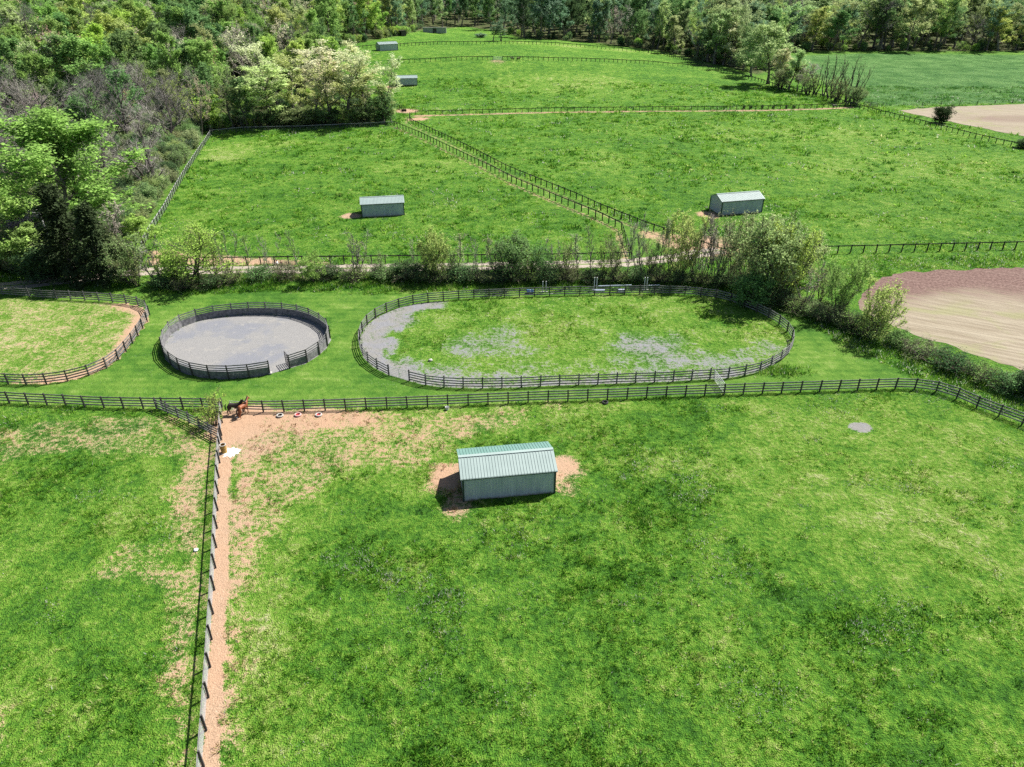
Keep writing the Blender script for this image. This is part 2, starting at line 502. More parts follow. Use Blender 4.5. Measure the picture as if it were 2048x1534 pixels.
LL = W([(789, 252), (839, 273), (942, 323), (991, 347), (1027, 366), (1078.5, 388), (1130, 410), (1201.5, 439), (1242.5, 460), (1262, 520)])
LR = W([(820, 234), (819.5, 242), (826, 249), (839, 255), (890.5, 278.5), (942, 304), (1013.5, 342), (1078.5, 369), (1147, 396.5), (1198, 420), (1235.7, 436), (1297, 460), (1350, 478), (1440, 512)])
C1 = W([(830.7, 230.7), (942, 228), (1112.6, 223.5), (1297, 221.7), (1519, 220), (1650, 216.5), (1701, 214)])
C2R = W([(1703, 213.5), (1778.5, 233.7), (1862.5, 254.5), (1957.5, 279.4), (2045, 298.5), (2200, 340)])
C2U = W([(1700, 212), (1621, 191), (1552, 175), (1519, 164), (1428, 140), (1391, 128), (1336.5, 113), (1297, 106)])
C4 = W([(1296, 106), (1215, 99), (1112.6, 90.5), (986, 88), (873, 89), (801.6, 93), (747, 96), (713, 99), (692, 103)])
C3A = W([(776, 127), (839, 124.5), (907.6, 120.5), (986, 119.6)])
C3B = W([(1005, 119.6), (1112.6, 122), (1297, 128), (1426, 139)])
TOPF = W([(424, 269), (441, 268), (483.6, 263.5), (600, 261), (733, 255), (787, 252)])
LEFTF = W([(423, 270), (400, 305), (376, 342), (350, 387), (328, 428), (305, 462), (288, 492), (285, 520)])
DIVM = W([(450, 825), (448, 940), (441, 1156), (428, 1390), (419, 1545), (410, 1700)])
P_BARE = W([(446, 826), (640, 824), (860, 818), (890, 822), (700, 845), (610, 868), (555, 910), (530, 960), (512, 1060), (498, 1200), (484, 1350), (480, 1560), (478, 1720), (400, 1720), (412, 1545), (424, 1389), (437, 1156), (444, 938)])
P_SPARSE = W([(446, 826), (1235, 803), (1130, 830), (1030, 870), (900, 900), (860, 950), (700, 960), (590, 1040), (545, 1130), (520, 1300), (505, 1560), (400, 1560), (437, 1156)])
P_LEFTD = W([(350, 868), (436, 885), (437, 938), (428, 1156), (410, 1400), (400, 1560), (330, 1560), (300, 1330), (345, 1180), (300, 1050), (330, 930)])
LAWN = W([(-300, 790), (30, 806), (313, 817), (446, 818), (813, 814), (1177, 800), (1594, 783), (1813, 776), (1870, 783), (1830, 760), (1700, 697), (1560, 612), (1400, 590), (800, 584), (480, 584), (300, 585), (200, 590), (0, 580), (-300, 585)])
P_DRYR = W([(1480, 800), (1800, 790), (2048, 880), (2200, 1100), (2048, 1300), (1750, 1250), (1500, 1000)])
BLUEF = W([(1560, 112), (1720, 107), (2400, 112), (2400, 205), (2048, 206), (1760, 212), (1725, 205), (1640, 160)])
ELL = W([(1000, 165), (1100, 152), (1230, 155), (1250, 170), (1130, 182), (1020, 180)])
WOOD = W([(-420, 585), (-150, 566), (0, 548), (120, 540), (235, 525), (283, 462), (330, 392), (362, 340), (396, 283), (420, 260), (560, 256), (700, 250), (765, 245), (780, 228), (735, 205), (680, 160), (640, 122), (662, 100), (700, 90), (790, 74), (855, 60),
          (930, 53), (1000, 62), (1040, 76), (1180, 85), (1285, 98), (1330, 104), (1390, 120), (1450, 134), (1520, 152), (1560, 130), (1560, 104), (1720, 103), (2048, 103), (2420, 107), (2500, 30), (2500, 8), (1024, -12), (-900, 8), (-900, 300)])
LANEC = CR(W([(-260, 604), (-60, 578), (60, 568), (150, 558), (240, 547), (340, 541), (500, 540), (700, 536.5), (900, 533.5), (1100, 530), (1240, 526), (1330, 518), (1400, 507), (1440, 500)]), 5, False)
SHED1 = G(1015, 985)


def soft(d, w0, w1):
    """1 inside, fading to 0 from distance w0 to w1"""
    return ss(w1, w0, d)


def masks(x, y):
    z = np.zeros_like(x)
    near = y < 240
    dirt = z.copy(); dry = z.copy(); mow = z.copy(); grav = z.copy(); blue = z.copy(); wood = z.copy()
    wob = (fbm(x, y, .35, 5) - .5) * 4
    w2 = (fbm(x, y, .9, 6) - .5) * 3
    dirt = np.maximum(dirt, .58 * soft(sd(x, y, P_BARE) + wob * .6 + w2, -2.5, 2.5))
    dirt = np.maximum(dirt, .44 * soft(sd(x, y, P_SPARSE) + wob, -3, 3))
    dirt = np.maximum(dirt, .50 * soft(sd(x, y, P_LEFTD) + wob, -3, 2.5))
    dirt = np.maximum(dirt, .85 * soft(seg_dist(x, y, DIVM) + w2 * .12, .35, .9))
    c = G(600, 838); dirt = np.maximum(dirt, .64 * soft(np.hypot((x - c.x) / 12, (y - c.y) / 3.0) + wob * .08, .5, 1.2)); c = G(475, 850); dirt = np.maximum(dirt, .80 * soft(np.hypot((x - c.x) / 4, (y - c.y) / 5.0) + wob * .08, .5, 1.2))
    for (px, py, r, a) in ((890, 955, 2.6, .70), (1120, 935, 2.6, .66), (1130, 975, 1.8, .50), (925, 1012, 2.4, .52), (705, 431, 2.4, .75), (800, 428, 1.6, .5), (1418, 430, 3.2, .75), (995, 123, 5, .50), (838, 238, 4, .75), (812, 222, 5, .75), (1412, 492, 7, .75), (1355, 482, 5, .7), (1302, 470, 3, .6), (780, 175, 4, .6)):
        c = G(px, py); dirt = np.maximum(dirt, a * soft(np.hypot(x - c.x, y - c.y) + wob * .55 + w2 * .3, r * .3, r * 1.5))
    lf_ = (x < np.interp(y, DIV[::-1, 1], DIV[::-1, 0])) & (y < 68); dirt = np.maximum(dirt, .40 * lf_ * ss(.47, .62, fbm(x, y, .11, 51, 3)))
    dry = np.maximum(dry, .5 * lf_ * ss(.45, .6, fbm(x, y, .13, 53, 3)))
    near_c1 = np.array([(p[0], p[1] - 1.0) for p in C1])
    dirt = np.maximum(dirt, .66 * soft(seg_dist(x, y, near_c1) + wob * .25, .6, 2.4))
    dirt = np.maximum(dirt, .47 * soft(seg_dist(x, y, LL - np.array([.9, .5])), .5, 1.5))
    dirt = np.maximum(dirt, .43 * soft(seg_dist(x, y, LR - np.array([1.2, .6])), .5, 1.5))
    dirt = np.maximum(dirt, .64 * soft(wob * .4 + sd(x, y, W([(296, 500), (330, 498), (400, 508), (520, 516), (660, 524), (665, 530), (300, 531)])), -1, 1.5))
    pin = sd(x, y, PAD_F)
    edge = soft(-pin, 1.2, 4.0) * (pin < 0) * ss(-62, -50, x + 6)
    dirt = np.maximum(dirt, .70 * edge)
    dry = np.maximum(dry, 1.35 * (pin < -.5)); dirt = np.maximum(dirt, .36 * (pin < -1))
    dry = np.maximum(dry, .65 * soft(sd(x, y, P_DRYR) + wob * 2, -8, 6))
    dry = np.maximum(dry, .85 * soft(sd(x, y, P_SPARSE) + wob, -2, 6))
    dry = np.maximum(dry, .75 * soft(sd(x, y, ELL), -4, 12))
    for (px, py, rx, ry, a) in ((460, 305, 9, 14, 1.0), (560, 290, 16, 8, .6), (850, 335, 22, 14, .55), (1190, 320, 16, 18, .5), (1650, 270, 60, 20, .5), (1900, 330, 50, 26, .55), (1190, 97, 70, 12, .8), (1900, 860, 9, 7, .7), (1750, 920, 8, 5, .6), (1320, 930, 5, 3, .7), (1430, 935, 5, 2.5, .8), (1230, 930, 4, 2.5, .5)):
        c = G(px, py); dry = np.maximum(dry, a * soft(np.hypot((x - c.x) / rx, (y - c.y) / ry), .3, 1.2))
    mow = soft(sd(x, y, LAWN), -.3, .3) * (1 - .75 * (pin < 0))
    lane_in = (sd(x, y, np.concatenate([LL, LR[::-1]])) < 0)
    mow = np.maximum(mow, .9 * lane_in)
    lf = soft(seg_dist(x, y, LEFTF - np.array([5.0, 0])), 2.0, 4.5)
    mow = np.maximum(mow, lf)
    c = G(1720, 855); grav = np.maximum(grav, .95 * soft(np.hypot((x - c.x) / 1.25, y - c.y) + wob * .1, .6, 1.5))
    pen_d = sd(x, y, PEN_F)
    grav = np.maximum(grav, .0 * (pen_d < 0))
    a_in = sd(x, y, ARENA_F)
    blue = soft(sd(x, y, BLUEF), -3, 3)
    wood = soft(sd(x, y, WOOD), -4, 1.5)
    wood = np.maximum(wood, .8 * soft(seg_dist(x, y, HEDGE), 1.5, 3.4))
    return dict(dirt=dirt, dry=dry, mow=mow, grav=grav, blue=blue, wood=wood)


HEDGE = W([(340, 558), (480, 553), (620, 552), (760, 552), (900, 556), (1050, 557), (1200, 556), (1350, 558), (1450, 565), (1540, 590), (1620, 612), (1690, 640), (1740, 668)])


def put_masks(me, m):
    n = len(me.vertices); one = np.ones(n)
    a = me.attributes.new('mask', 'FLOAT_COLOR', 'POINT'); a.data.foreach_set('color', np.stack([m['dirt'], m['dry'], m['mow'], one], 1).astype(np.float32).ravel())
    a = me.attributes.new('mask2', 'FLOAT_COLOR', 'POINT'); a.data.foreach_set('color', np.stack([m['grav'], m['blue'], m['wood'], one], 1).astype(np.float32).ravel())


def make_ground():
    ys = [-260, -160, -90, -40, -10, 8, 18, 24]
    while ys[-1] < 1500: ys.append(ys[-1] * 1.0075 if ys[-1] < 300 else ys[-1] * 1.012)
    ys = np.array(ys); us = np.concatenate([np.linspace(-3.2, -1.15, 40)[:-1], np.linspace(-1.15, 1.15, 380), np.linspace(1.15, 3.2, 40)[1:]])
    Y, U = np.meshgrid(ys, us, indexing='ij')
    X = U * (np.maximum(Y, 24) + 22)
    x, y = X.ravel(), Y.ravel()
    z = terr(x, y)
    nr, nc = X.shape
    idx = np.arange(nr * nc).reshape(nr, nc)
    q = np.stack([idx[:-1, :-1], idx[:-1, 1:], idx[1:, 1:], idx[1:, :-1]], -1).reshape(-1, 4)
    me = bpy.data.meshes.new('ground'); me.vertices.add(len(x)); me.vertices.foreach_set('co', np.stack([x, y, z], 1).astype(np.float32).ravel())
    me.loops.add(q.size); me.loops.foreach_set('vertex_index', q.astype(np.int32).ravel())
    me.polygons.add(len(q)); me.polygons.foreach_set('loop_start', np.arange(0, q.size, 4, dtype=np.int32))
    me.polygons.foreach_set('use_smooth', np.ones(len(q), bool))
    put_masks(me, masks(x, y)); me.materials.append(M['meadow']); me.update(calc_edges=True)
    o = link('ground', me); tag(o, 'green pasture ground with worn orange earth by the fences', 'ground', kind='structure')


def sheet(name, poly, step, zoff, mat, ragged=.25, attrs=None):
    """flat piece of ground with an irregular edge"""
    pts = []
    n = len(poly)
    for i in range(n):
        a, b = poly[i], poly[(i + 1) % n]; L = np.hypot(*(b - a)); k = max(1, int(L / step))
        for j in range(k):
            p = a + (b - a) * j / k; nr = np.array([-(b - a)[1], (b - a)[0]]) / max(L, 1e-6)
            pts.append(p + nr * (RNG.random() - .5) * 2 * ragged)
    pts = np.array(pts); m = len(pts)
    x0, y0 = pts.min(0); x1, y1 = pts.max(0)
    gx, gy = np.meshgrid(np.arange(x0, x1, step), np.arange(y0, y1, step)); gx = gx.ravel() + .01; gy = gy.ravel() + .017
    ins = sd(gx, gy, pts) < -step * .6
    vs = [Vector(p) for p in pts] + [Vector((a, b)) for a, b in zip(gx[ins], gy[ins])]
    v, e, f, *_ = delaunay_2d_cdt(vs, [(i, (i + 1) % m) for i in range(m)], [], 1, 1e-5)
    x = np.array([p.x for p in v]); y = np.array([p.y for p in v]); z = terr(x, y) + zoff
    me = bpy.data.meshes.new(name); me.from_pydata(np.stack([x, y, z], 1).tolist(), [], [list(t) for t in f])
    me.materials.append(mat); me.update()
    if me.polygons and me.polygons[0].normal.z < 0: me.flip_normals()
    if attrs: attrs(me, x, y)
    return link(name, me)


make_ground()

pen = sheet('sand_floor', PEN_F, .8, .012, M['sand'], .05)
tag(pen, 'grey sand floor inside the round pen', 'sand floor', kind='structure')

A_GR = [((735, 690), 6.0, 1.0), ((770, 645), 4, .9), ((742, 722), 5, 1.0), ((790, 740), 6, .95), ((850, 760), 6, .8), ((960, 690), 7, .62), ((1010, 670), 5, .6), ((1040, 700), 6, .55), ((960, 735), 8, .45), ((1290, 690), 8, .72), ((1330, 720), 10, .68), ((1420, 735), 10, .62), ((1500, 715), 8, .62), ((1540, 700), 5, .7), ((1300, 745), 12, .6), ((1180, 755), 12, .5), ((1050, 760), 12, .6), ((930, 765), 8, .75)]


def arena_attrs(me, x, y):
    m = masks(x, y)
    for k in m: m[k] = m[k] * 0
    d = -sd(x, y, ARENA_F); g = np.zeros_like(x)
    for (p, r, a) in A_GR:
        c = G(*p); g = np.maximum(g, .74 * a * soft(np.hypot((x - c.x) * .9, (y - c.y) * 1.1) + (fbm(x, y, .25, 12) - .5) * 7, r * .1, r * 1.35))
    wob = (fbm(x, y, .3, 9) - .5)
    left = ss(-7, -12, x + wob * 3) * ss(4.2, 2.0, d + wob * 4 - .8 * ss(-14, -19, x))
    g = np.maximum(g, .67 * left); g = np.maximum(g, .24)
    g = np.maximum(g, .62 * ss(2.0, .6, d) * ss(95, 80, y))
    m['grav'] = g; m['dry'] = np.full_like(x, .55) + .3 * (vn(x, y, .12, 4) - .5)
    put_masks(me, m)


arena = sheet('arena_floor', ARENA_F, .6, .012, M['meadow'], .05, arena_attrs)
tag(arena, 'weedy grey gravel floor of the long oval arena', 'arena floor', kind='structure')


def lane_poly(c, w):
    t = np.gradient(c, axis=0); t /= np.hypot(t[:, 0], t[:, 1])[:, None] + 1e-9
    n = np.stack([-t[:, 1], t[:, 0]], 1)
    return np.concatenate([c + n * w / 2, (c - n * w / 2)[::-1]])


def lane_attrs(me, x, y):
    a = me.attributes.new('across', 'FLOAT', 'POINT'); a.data.foreach_set('value', (seg_dist(x, y, LANEC) / 1.7).astype(np.float32))


ln = sheet('gravel_lane', lane_poly(LANEC, 3.5), .45, .014, M['lane'], .3, lane_attrs)
tag(ln, 'pale gravel lane with a grassy middle running behind the hedgerow', 'lane', kind='structure')


def crop_attrs(me, x, y):
    a = me.attributes.new('red', 'FLOAT', 'POINT')
    ln_ = W([(1700, 640), (1790, 600), (1900, 598), (2048, 600), (2300, 606)])
    d = seg_dist(x, y, ln_); yl = np.interp(x, ln_[:, 0], ln_[:, 1])
    a.data.foreach_set('value', np.clip(.5 + (y - yl + (fbm(x, y, .12, 17) - .5) * 9) * .07, 0, 1).astype(np.float32))


CROP = W([(1716, 618), (1728, 590), (1750, 562), (1800, 546), (1900, 540), (2048, 535.5), (2420, 528), (2420, 840), (2200, 800), (2048, 742), (1930, 702), (1830, 668), (1770, 645)])
tag(sheet('tilled_field', CROP, 1.2, .014, M['crop'], .45, crop_attrs), 'tilled field of reddish brown soil and pale straw', 'field', kind='structure')


def straw_attrs(me, x, y):
    a = me.attributes.new('red', 'FLOAT', 'POINT'); c = G(2040, 238)
    a.data.foreach_set('value', (.5 * soft(np.hypot((x - c.x) / 32, (y - c.y) / 12), .3, 1.1)).astype(np.float32))


STRAW = W([(1800, 221), (1880, 214), (2048, 208.5), (2400, 200), (2400, 322), (2180, 300), (2048, 273), (1960, 256), (1890, 241), (1830, 229)])
tag(sheet('straw_field', STRAW, 2.5, .05, M['crop'], .6, straw_attrs), 'pale straw coloured field beyond the right boundary fence', 'field', kind='structure')


# ------------------------------------------------------------------ grass
def blades(name, x, y, h, nb, w, spread, label, cat, mk=None, pale=None, lean=.55, zoff=0.0, vary=.75):
    n = len(x); N = n * nb
    X = np.repeat(x, nb); Y = np.repeat(y, nb); H = np.repeat(h, nb) * (.55 + .7 * RNG.random(N)); Wd = np.repeat(w, nb) * (.6 + .8 * RNG.random(N)) if hasattr(w, '__len__') else w * (.6 + .8 * RNG.random(N))
    SPR = np.repeat(spread, nb) if hasattr(spread, '__len__') else spread
    r = np.sqrt(RNG.random(N)) * SPR; a = RNG.random(N) * 2 * np.pi
    bx = X + r * np.cos(a); by = Y + r * np.sin(a); bz = terr(bx, by) + zoff - .02
    az = RNG.random(N) * 2 * np.pi; ln_ = lean * (.3 + RNG.random(N)) * H
    la = a + RNG.normal(0, .8, N)
    tx = bx + np.cos(la) * ln_; ty = by + np.sin(la) * ln_
    dx = np.cos(az) * Wd / 2; dy = np.sin(az) * Wd / 2
    V = np.empty((N, 3, 3))
    V[:, 0] = np.stack([bx - dx, by - dy, bz], 1); V[:, 1] = np.stack([bx + dx, by + dy, bz], 1); V[:, 2] = np.stack([tx, ty, bz + H], 1)
    tuft_tone = np.clip(np.repeat(RNG.random(n), nb) * .6 + .4 * RNG.random(N), 0, 1)
    pl = np.zeros(N) if pale is None else (RNG.random(N) < np.repeat(pale, nb)) * .8
    me = np_mesh(name, V.reshape(-1, 3), 3, [M['blade']], dict(tuft_tone=np.repeat(tuft_tone, 3), pale=np.repeat(pl, 3)))
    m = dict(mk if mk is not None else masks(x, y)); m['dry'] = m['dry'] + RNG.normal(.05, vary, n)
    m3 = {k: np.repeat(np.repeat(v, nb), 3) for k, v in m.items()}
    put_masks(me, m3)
    o = link(name, me); tag(o, label, cat, kind='stuff'); return o


def scatter(y0, y1, dens, margin=6):
    """random points over the ground in the band y0..y1"""
    wmax = .80 * (y1 + 20) + margin
    n = int((y1 - y0) * 2 * wmax * dens)
    x = (RNG.random(n) * 2 - 1) * wmax; y = y0 + RNG.random(n) * (y1 - y0)
    k = np.abs(x) < .78 * (y + 14) + margin
    return x[k], y[k]


def keep_out(x, y, m):
    """where no rough grass grows"""
    bare = np.clip(m['dirt'] * 1.35 + (fbm(x, y, .5, 5) - .5) * .9, 0, 1)
    k = RNG.random(len(x)) > bare
    k &= m['grav'] < .3; k &= m['mow'] < .4; k &= m['wood'] < .5
    k &= sd(x, y, ARENA_F) > .1; k &= sd(x, y, CROP) > 0; k &= sd(x, y, STRAW) > 0
    k &= seg_dist(x, y, LANEC) > 1.8
    return k


def pasture():
    for (y0, y1, dens, nb, hs, w, nm) in ((20, 78, 13, 9, 1.0, .075, 'near'), (104, 160, 3.6, 7, 1.4, .14, 'mid'), (160, 330, .95, 6, 2.0, .28, 'far')):
        x, y = scatter(y0, y1, dens)
        m = masks(x, y); k = keep_out(x, y, m); x, y = x[k], y[k]; m = {q: v[k] for q, v in m.items()}
        rough = fbm(x, y, .16, 21, 4); fine = fbm(x, y, .9, 33, 2)
        t = np.clip((rough - .42) * 3.2, 0, 1) * .6 + np.clip((fine - .4) * 2.4, 0, 1) * .4
        k = RNG.random(len(x)) < .35 + .65 * t; x, y, t = x[k], y[k], t[k]; m = {q: v[k] for q, v in m.items()}
        h = (.06 + .36 * t ** 1.7) * hs * (.7 + .6 * RNG.random(len(x))) * (1 - .45 * np.clip(m['dry'], 0, 1))
        pale = np.clip((fbm(x, y, .22, 77, 3) - .55) * 1.6, 0, .2)
        lab = {'near': 'tufted green grass of the nearest paddocks', 'mid': 'green grass of the two middle paddocks', 'far': 'green grass of the far pastures'}[nm]
        blades('pasture_grass', x, y, h, nb, w, .10 * hs * (1 + 1.2 * t), lab, 'grass', m, pale, .7)


pasture()


def tussocks():
    x, y = scatter(21, 78, 2.6); m = masks(x, y); k = keep_out(x, y, m); x, y = x[k], y[k]
    f = fbm(x, y, .23, 121, 4); g = fbm(x, y, .06, 140, 2); k = (f + .5 * (g - .5)) > .50 + .10 * RNG.random(len(x)); x, y, f = x[k], y[k], f[k]; m = masks(x, y); m['dry'] = m['dry'] * .6 + np.where(RNG.random(len(x)) < .3, .5, -.15)
    n = len(x); sz = .5 + .8 * RNG.random(n) ** 1.5
    blades('tussock_grass', x, y, .30 * sz * (.7 + 1.2 * np.clip(f - .45, 0, .4)), 22, .06 * (.7 + .5 * sz), .30 * sz, 'coarse tussocks scattered over the nearest paddocks', 'grass', m, .01 + 0 * x, .8)
    x, y = scatter(105, 330, .16); m = masks(x, y); k = keep_out(x, y, m); x, y = x[k], y[k]
    f = fbm(x, y, .08, 131, 3); k = f > .44 + .14 * RNG.random(len(x)); x, y = x[k], y[k]; m = masks(x, y); m['dry'] = m['dry'] * 0 - .25
    n = len(x); sz = (.7 + .9 * RNG.random(n) ** 2) * (1 + y / 500)
    blades('tussock_grass', x, y, .36 * sz, 16, .14 * sz, .50 * sz, 'coarse dark tussocks dotted over the middle and far pastures', 'grass', m, 0 * x, .8)


tussocks()


def band(polys, dens, hmin, hmax, nb, w, spread, name, label, dry=0.0, pale=0.02):
    xs, ys = [], []
    for p in polys:
        x0, y0 = p.min(0); x1, y1 = p.max(0); n = int((x1 - x0) * (y1 - y0) * dens)
        x = x0 + RNG.random(n) * (x1 - x0); y = y0 + RNG.random(n) * (y1 - y0)
        k = (sd(x, y, p) + (fbm(x, y, .5, 3) - .5) * 2.0) < 0; xs.append(x[k]); ys.append(y[k])
    x = np.concatenate(xs); y = np.concatenate(ys)
    f = fbm(x, y, .33, 41, 3); t = np.clip((f - .3) * 2.2, 0, 1)
    k = RNG.random(len(x)) < .4 + .6 * t; x, y, t = x[k], y[k], t[k]
    h = hmin + (hmax - hmin) * t * (.6 + .5 * RNG.random(len(x)))
    z = np.zeros_like(x); m = dict(dirt=z, dry=z + dry, mow=z, grav=z, blue=z + .25 * (RNG.random(len(x))), wood=z)
    return blades(name, x, y, h, nb, w, spread, label, 'grass', m, z + pale, .55)


BANK1 = W([(300, 588), (330, 566), (480, 545), (700, 545), (900, 560), (1100, 562), (1300, 562), (1480, 572), (1560, 598), (1520, 602), (1400, 586), (1200, 580), (900, 583), (700, 590), (560, 583), (400, 590)])
BANK2 = W([(1555, 602), (1620, 612), (1700, 640), (1770, 660), (1860, 705), (1960, 742), (2060, 775), (2260, 850), (2300, 935), (2060, 846), (1920, 792), (1860, 768), (1760, 725), (1690, 690), (1620, 645)])
BANK3 = W([(1690, 530), (1720, 516), (1900, 512), (2060, 508), (2400, 500), (2400, 526), (2060, 532), (1900, 537), (1760, 545), (1700, 560)])
band([BANK1], 12, .15, .7, 7, .09, .25, 'long_grass', 'lush long grass along the foot of the hedgerow')
band([BANK2], 12, .15, .62, 7, .09, .25, 'long_grass', 'rank long grass on the diagonal bank at the right', .15, .10)
band([BANK3], 7, .12, .62, 7, .11, .25, 'long_grass', 'tall grass along the ditch above the tilled field', .3, .08)
ar_x = []
x, y = scatter(80, 108, 5); d = sd(x, y, ARENA_F)
f = fbm(x, y, .35, 61, 3); leftish = ss(0, -26, x)
k = (d < -.4) & (f > .56 - .06 * leftish); g = np.zeros_like(x)
for (p, r, a) in A_GR:
    c = G(*p); g = np.maximum(g, a * soft(np.hypot(x - c.x, y - c.y), r * .5, r * 1.1))
k &= g < .5; k &= ~((x < -9) & (d > -3.2)); x, y, f = x[k], y[k], f[k]; z = np.zeros_like(x)
blades('weed_tufts', x, y, .10 + (f - .5) * 1.2, 7, .08, .2, 'green weeds sprouting through the oval arena floor', 'weeds', dict(dirt=z, dry=z + .25, mow=z, grav=z, blue=z, wood=z), None, .7, .01)
# rim of uncut grass left by the mower round the fences
def rim(F_, closed, dens, off):
    xs, ys = [], []
    n = len(F_)
    for i in range(n if closed else n - 1):
        a, b = F_[i], F_[(i + 1) % n]; L = np.hypot(*(b - a)); q = int(L * dens)
        t = RNG.random(q); xs.append(a[0] + (b[0] - a[0]) * t + RNG.normal(0, off, q)); ys.append(a[1] + (b[1] - a[1]) * t + RNG.normal(0, off, q))
    return np.concatenate(xs), np.concatenate(ys)
rx, ry = zip(rim(ARENA_F, False, 7, .22), rim(NEAR_L, False, 7, .25), rim(NEAR_R[3:], False, 7, .25), rim(PEN_F, False, 5, .35), rim(PAD_F[2:12], False, 4, .25), rim(DIAG, False, 6, .3), rim(ROAD_R, False, 6, .3), rim(LANE_F, False, 4, .25))
x = np.concatenate(rx); y = np.concatenate(ry); z = np.zeros_like(x)
blades('fence_grass', x, y, .12 + .28 * fbm(x, y, .8, 8, 2) * RNG.random(len(x)), 6, .06, .14, 'uncut fringe of grass under the fences', 'grass', dict(dirt=z, dry=z + .2, mow=z, grav=z, blue=z, wood=z), z + .03, .6)
p = G(1535, 745); x = p.x + RNG.normal(0, 1.6, 420) + 1.5; y = p.y + RNG.normal(0, .7, 420) + .3; z = np.zeros_like(x)
k = sd(x, y, ARENA_F) > .2; x, y, z = x[k], y[k], z[k]
blades('long_grass', x, y, .2 + .4 * RNG.random(len(x)), 7, .08, .2, 'clump of long grass outside the near right curve of the oval arena', 'grass', dict(dirt=z, dry=z, mow=z, grav=z, blue=z + .2, wood=z), z + .03, .6)


# ------------------------------------------------------------------ fences
def resample(pts, sp, closed=False, cap=99):
    P = np.vstack([pts, pts[:1]]) if closed else np.asarray(pts)
    seg = np.hypot(*(P[1:] - P[:-1]).T); cum = np.concatenate([[0], np.cumsum(seg)]); L = cum[-1]
    n = min(cap, max(1, int(round(L / sp)))); s = np.linspace(0, L, n + 1)
    return np.stack([np.interp(s, cum, P[:, 0]), np.interp(s, cum, P[:, 1])], 1)


POSTS = {}


def post_mesh(w, h, mat):
    k = (round(w, 3), round(h, 3), mat)
    if k not in POSTS:
        b = MB(); b.box((0, 0, h / 2 - .1), (w, w, h + .2 - .06)); b.box((0, 0, h + .0), (w, w, .06 - .0), taper=.8)
        POSTS[k] = b.mesh('post', M[mat])
    return POSTS[k]


def fence(name, label, pts, sp=2.35, h=1.5, rails=(.35, .7, 1.05, 1.4), bh=.15, pw=.14, mat='board', pmat='post', side=1, wires=None, group=None, kick=None, cat='fence', resam=True, over=.06):
    P = resample(pts, sp) if resam else np.asarray(pts)
    zs = terr(P[:, 0], P[:, 1]); root = empty(name, (P[0, 0], P[0, 1], zs[0])); o0 = np.array([P[0, 0], P[0, 1], zs[0]])
    tag(root, label, cat, group)
    tan = np.gradient(P, axis=0); tan /= np.hypot(tan[:, 0], tan[:, 1])[:, None] + 1e-9
    nor = np.stack([-tan[:, 1], tan[:, 0]], 1)
    me = post_mesh(pw, h + over, pmat)
    rj = random.Random(len(P) * 7 + int(abs(P[0, 0]) * 10))
    for i in range(len(P)):
        o = link('post', me, root, (P[i, 0] - o0[0], P[i, 1] - o0[1], zs[i] - o0[2]), (rj.gauss(0, .012), rj.gauss(0, .012), math.atan2(tan[i, 1], tan[i, 0])))
        o.scale = (1, 1, 1 + rj.gauss(0, .012))
    off = side * (pw / 2 + .02)

    def q(i, z):
        return Vector((P[i, 0] + nor[i, 0] * off - o0[0], P[i, 1] + nor[i, 1] * off - o0[1], zs[i] - o0[2] + z))
    for z in rails:
        b = MB(); e = [rj.gauss(0, .012) for _ in P]
        for i in range(len(P) - 1):
            b.beam(q(i, z + e[i] + rj.gauss(0, .006)), q(i + 1, z + e[i + 1] + rj.gauss(0, .006)), .035, bh * (1 + rj.gauss(0, .04)))
        b.build('rail', M[mat], root)
    if kick:
        b = MB()
        for i in range(len(P) - 1):
            z = .02
            while z < kick:
                b.beam(q(i, z + .1 + rj.gauss(0, .006)), q(i + 1, z + .1 + rj.gauss(0, .006)), .04 + rj.random() * .012, .19); z += .2
        b.build('kickboard', M[mat], root)
    if wires:
        b = MB(); off = side * (pw / 2 + .045)
        for z in wires[0]:
            for i in range(len(P) - 1): b.beam(q(i, z), q(i + 1, z), wires[2], wires[2])
        if wires[1]:
            for i in range(len(P) - 1):
                a, c = q(i, 0), q(i + 1, 0); n = max(1, int((c - a).length / wires[1])); top = max(wires[0]); bot = min(wires[0])
                for j in range(n):
                    p = a.lerp(c, (j + .5) / n); b.box((p.x, p.y, p.z + (top + bot) / 2), (wires[2], wires[2], top - bot))
        b.build('wire_mesh', M['wire'], root)
    return root


def gate(label, a, b, h=1.3, bars=6, mat='steel', r=.028, z0=.12):
    a = np.asarray(a); b = np.asarray(b); root = empty('gate', (a[0], a[1], tz(*a))); tag(root, label, 'gate')
    d = Vector((b[0] - a[0], b[1] - a[1], tz(*b) - tz(*a)))
    m = MB()
    for z in (z0, h): m.tube([Vector((0, 0, z)), d + Vector((0, 0, z))], r * 1.25, 6)
    for t in (0, 1): m.tube([d * t + Vector((0, 0, z0)), d * t + Vector((0, 0, h))], r * 1.25, 6)
    m.build('frame', M[mat], root)
    m = MB()
    for k in range(1, bars - 1):
        z = z0 + (h - z0) * (k / (bars - 1)) ** 1.1; m.tube([Vector((0, 0, z)), d + Vector((0, 0, z))], r, 6)
    m.build('bar', M[mat], root)
    m = MB(); m.tube([d * .5 + Vector((0, 0, z0)), d * .5 + Vector((0, 0, h))], r, 6); m.build('brace', M[mat], root)
    return root


